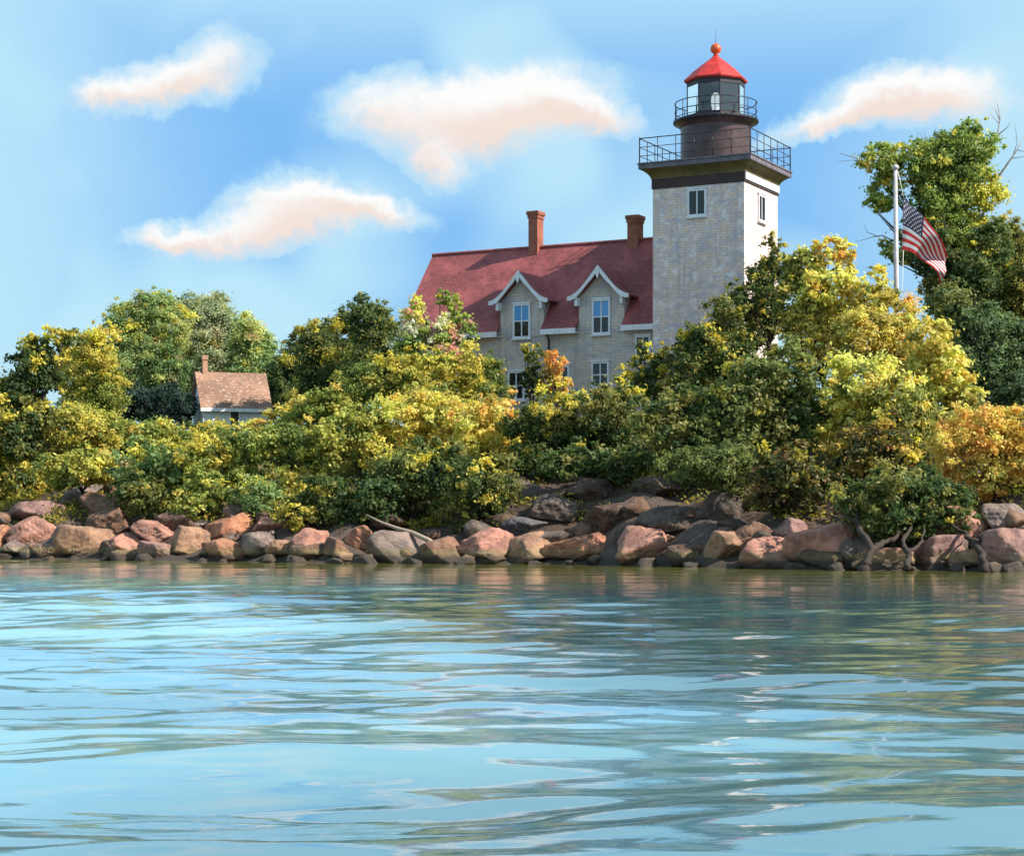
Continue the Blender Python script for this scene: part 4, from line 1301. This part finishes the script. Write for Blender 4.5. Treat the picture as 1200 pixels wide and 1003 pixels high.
    ('shrub', 'bush', 'dark bush with lime patches at the left end of the shaded bank', 87, [(556, 565, 34, 34), (540, 597, 32, 24), (585, 560, 26, 30), (575, 590, 22, 20)], 'dy', dict(tips=0.3)),
    ('shrub', 'bush', 'low dark bush hanging over the shaded rocks below the tower', 86, [(810, 545, 36, 24), (850, 552, 36, 34), (880, 582, 30, 24)], 'd', dict()),
    ('shrub', 'bush', 'low dark bush above the brown outcrop on the shaded bank', 92, [(690, 540, 36, 24), (730, 545, 36, 24), (655, 545, 28, 20), (765, 540, 30, 22)], 'd', dict(tips=0.08)),
    ('shrub', 'bush', 'yellow-green bush above the long pinkish boulder', 80, [(925, 548, 36, 30), (895, 565, 28, 26), (955, 570, 32, 26), (930, 590, 32, 18)], 'russet', dict(tips=0.25)),
    ('shrub', 'bush', 'russet and olive bush leaning out above the huge boulder', 80, [(1000, 540, 40, 36), (1030, 515, 36, 30), (975, 560, 30, 30), (1060, 540, 36, 34)], 'russet', dict(tips=0.25)),
    ('tree', 'tree', 'dark overhanging tree with crooked trunk at the water, right of the huge boulder', 71.0, [(1040, 580, 40, 36), (1080, 578, 38, 36), (1005, 585, 34, 30), (1052, 612, 36, 24), (1105, 588, 32, 28), (1020, 608, 28, 20), (1085, 608, 28, 20), (1042, 630, 26, 14), (1082, 630, 22, 12), (1118, 612, 24, 16)], 'd', dict(tips=0.15, trunk_r=0.16, trunk_px=1045)),
]
for i, (kind, cat, lab, d, lob, pal, kw) in enumerate(VEG):
    plant(kind, cat, lab, d, lob, pal, seed=i, group='trees on the bank' if kind == 'tree' else 'bushes on the bank', **kw)

# weeds and low growth over the bank
rngc = np.random.default_rng(77)
n_ = 5200
X = rngc.uniform(-36, 34, n_)
S = rngc.uniform(4.5, 42, n_)
Y = shore(X) + S
rocky = (X > 0.0 - 0.0 * Y) & (X < 10.5) & (S < 12.5)
keep = ~rocky | (rngc.random(n_) < 0.2)
X, Y, S = X[keep], Y[keep], S[keep]
lob = [(a, b, float(c) + 0.12, 0.34, 0.34, 0.22) for a, b, c in zip(X, Y, ground(X, Y))]
half = len(lob) // 2


def weeds(name, lobes, pal, rng):
    k = len(lobes)
    cols = np.array([s2l(c) for c, _ in PAL[pal]]) * 1.5
    L = np.array(lobes)
    per = 55
    N = k * per
    pos = np.repeat(L[:, :3], per, 0) + rng.normal(size=(N, 3)) * np.array([0.36, 0.36, 0.16])
    nrm = rng.normal(size=(N, 3)) + np.array([0.1, -0.2, 0.5])
    nrm /= np.linalg.norm(nrm, axis=1)[:, None]
    a = np.cross(nrm, rng.normal(size=(N, 3)))
    a /= np.linalg.norm(a, axis=1)[:, None]
    b = np.cross(nrm, a)
    ln = 0.17 * rng.uniform(0.6, 1.4, (N, 1))
    v = np.stack([pos - a * ln * 0.55, pos - b * ln * 0.26, pos + a * ln * 0.55, pos + b * ln * 0.26], 1).reshape(-1, 3)
    c = cols[np.repeat(rng.integers(0, len(cols), k), per)] * rng.uniform(0.7, 1.3, (N, 1))
    me = bpy.data.meshes.new(name)
    me.vertices.add(4 * N)
    me.vertices.foreach_set('co', v.astype(np.float32).ravel())
    me.loops.add(4 * N)
    me.loops.foreach_set('vertex_index', np.arange(4 * N, dtype=np.int32))
    me.polygons.add(N)
    me.polygons.foreach_set('loop_start', np.arange(0, 4 * N, 4, dtype=np.int32))
    me.polygons.foreach_set('loop_total', np.full(N, 4, np.int32))
    at = me.attributes.new('tint', 'FLOAT_COLOR', 'FACE')
    at.data.foreach_set('color', np.concatenate([np.clip(c, 0, 0.75), np.ones((N, 1))], 1).astype(np.float32).ravel())
    me.materials.append(M['leaf'])
    me.update(calc_edges=True)
    o = bpy.data.objects.new(name, me)
    C.objects.link(o)
    return o


setp(weeds('undergrowth', lob, 'ol', rngc), 'low green and olive weeds covering the bank between the bushes', 'undergrowth', kind='stuff')

# crooked trunks of the overhanging tree, reaching the water
ov = [o for o in C.objects if o.get('label', '').startswith('dark overhanging tree')][0]
mb = MB()
ox, oy, oz = ov.location
def pp(px, py, d):
    return Vector((wx(px, d) - ox, d - oy, wz(py, d) - oz))
def limb(pts, r0, r1, seed_):
    """gnarled limb: the given course resampled with kinks and an uneven girth"""
    rl_ = random.Random(seed_)
    out, rad = [], []
    P_ = [pp(*p) for p in pts]
    m_ = (len(P_) - 1) * 5
    for k in range(m_ + 1):
        t = k / 5.0
        i = min(int(t), len(P_) - 2)
        f = t - i
        p = P_[i].lerp(P_[i + 1], f)
        j = 0.07 if 0 < k < m_ else 0.0
        out.append(p + Vector((rl_.uniform(-j, j), rl_.uniform(-j, j), rl_.uniform(-j, j) * 0.6)))
        u = k / m_
        rad.append((r0 + (r1 - r0) * u ** 0.8) * rl_.uniform(0.85, 1.18) * (1.0 + 0.12 * max(0, 0.12 - u) / 0.12))
    mb.tube(out, rad, 9)


limb([(1010, 672, 68.0), (1016, 662, 68.0), (1020, 642, 68.4), (1009, 622, 69.6), (1003, 602, 70.6), (1012, 580, 71.2)], 0.17, 0.08, 1)
limb([(1019, 646, 68.3), (1034, 636, 69.0), (1046, 632, 69.8), (1060, 616, 70.8)], 0.13, 0.05, 2)
limb([(1062, 666, 67.5), (1065, 650, 68.2), (1056, 636, 69.2), (1066, 620, 70.4), (1080, 600, 71.2)], 0.12, 0.05, 3)
limb([(1064, 648, 68.2), (1078, 638, 69.2), (1082, 618, 70.3)], 0.08, 0.035, 4)
limb([(1154, 669, 67.0), (1151, 650, 67.6), (1141, 634, 68.6), (1126, 622, 69.8), (1104, 604, 71.0)], 0.15, 0.05, 5)
limb([(1146, 640, 68.2), (1150, 626, 69.0), (1146, 612, 69.8)], 0.06, 0.03, 6)
limb([(1006, 612, 70.2), (990, 604, 70.4), (978, 592, 70.9)], 0.07, 0.03, 7)
mb.build('crooked_trunk', M['bark'], ov, smooth=True)

# bare dead tree behind, at the top right
bd = 127.0
bxp = 1158
bg = float(ground(wx(bxp, bd), bd))
dead = setp(empty('dead_tree', (wx(bxp, bd), bd, bg)), 'bare grey dead tree with thin branches above the olive tree', 'tree')
mb = MB()
def q(px, py, dy=0.0):
    return Vector((wx(px, bd + dy) - dead.location.x, dy, wz(py, bd + dy) - bg))
mb.tube([q(1158, 480), q(1150, 330), q(1148, 260)], [0.34, 0.22, 0.14], 9)
mb.build('trunk', M['grey_bark'], dead, smooth=True)
mb = MB()
for pts, r0 in (([(1148, 262), (1146, 225), (1155, 190), (1168, 162), (1172, 140), (1169, 122)], 0.11),
                ([(1149, 262), (1160, 222), (1178, 196), (1192, 176), (1200, 160)], 0.11),
                ([(1170, 158), (1180, 150), (1188, 138)], 0.04), ([(1171, 145), (1164, 138), (1160, 132)], 0.03),
                ([(1171, 140), (1166, 128), (1162, 128)], 0.025), ([(1188, 180), (1192, 168), (1188, 160)], 0.03),
                ([(1192, 176), (1200, 178), (1208, 172)], 0.03), ([(1185, 186), (1198, 184), (1210, 180)], 0.03),
                ([(1155, 192), (1146, 180), (1142, 168)], 0.03), ([(1192, 165), (1190, 152), (1189, 142)], 0.02),
                ([(1148, 260), (1120, 240), (1096, 180), (1086, 165), (1074, 154)], 0.07),
                ([(1086, 166), (1083, 156), (1078, 152)], 0.02)):
    n_ = len(pts)
    mb.tube([q(a, b, 0.5 * math.sin(k * 1.7 + r0 * 60)) for k, (a, b) in enumerate(pts)], [r0 * (1 - 0.85 * k / (n_ - 1)) for k in range(n_)], 6)
mb.build('branches', M['grey_bark'], dead, smooth=True)
# twigs left of the tall tree
tt = [o for o in C.objects if o.get('label', '').startswith('tall yellow-green tree behind')][0]
mb = MB()
def q2(px, py, dy=0.0):
    d = tt.location.y + dy
    return Vector((wx(px, d) - tt.location.x, dy, wz(py, d) - tt.location.z))
for pts, r0 in (([(1060, 215), (1030, 200), (1005, 186), (984, 180)], 0.07), ([(1010, 188), (996, 188), (980, 190)], 0.03),
                ([(1062, 290), (1034, 276), (1022, 278), (1002, 284)], 0.05), ([(1030, 278), (1016, 272), (1012, 262)], 0.03)):
    n_ = len(pts)
    mb.tube([q2(a, b) for a, b in pts], [r0 * (1 - 0.8 * k / (n_ - 1)) for k in range(n_)], 6)
mb.build('bare_twigs', M['grey_bark'], tt, smooth=True)
print('leaves', TOTAL)
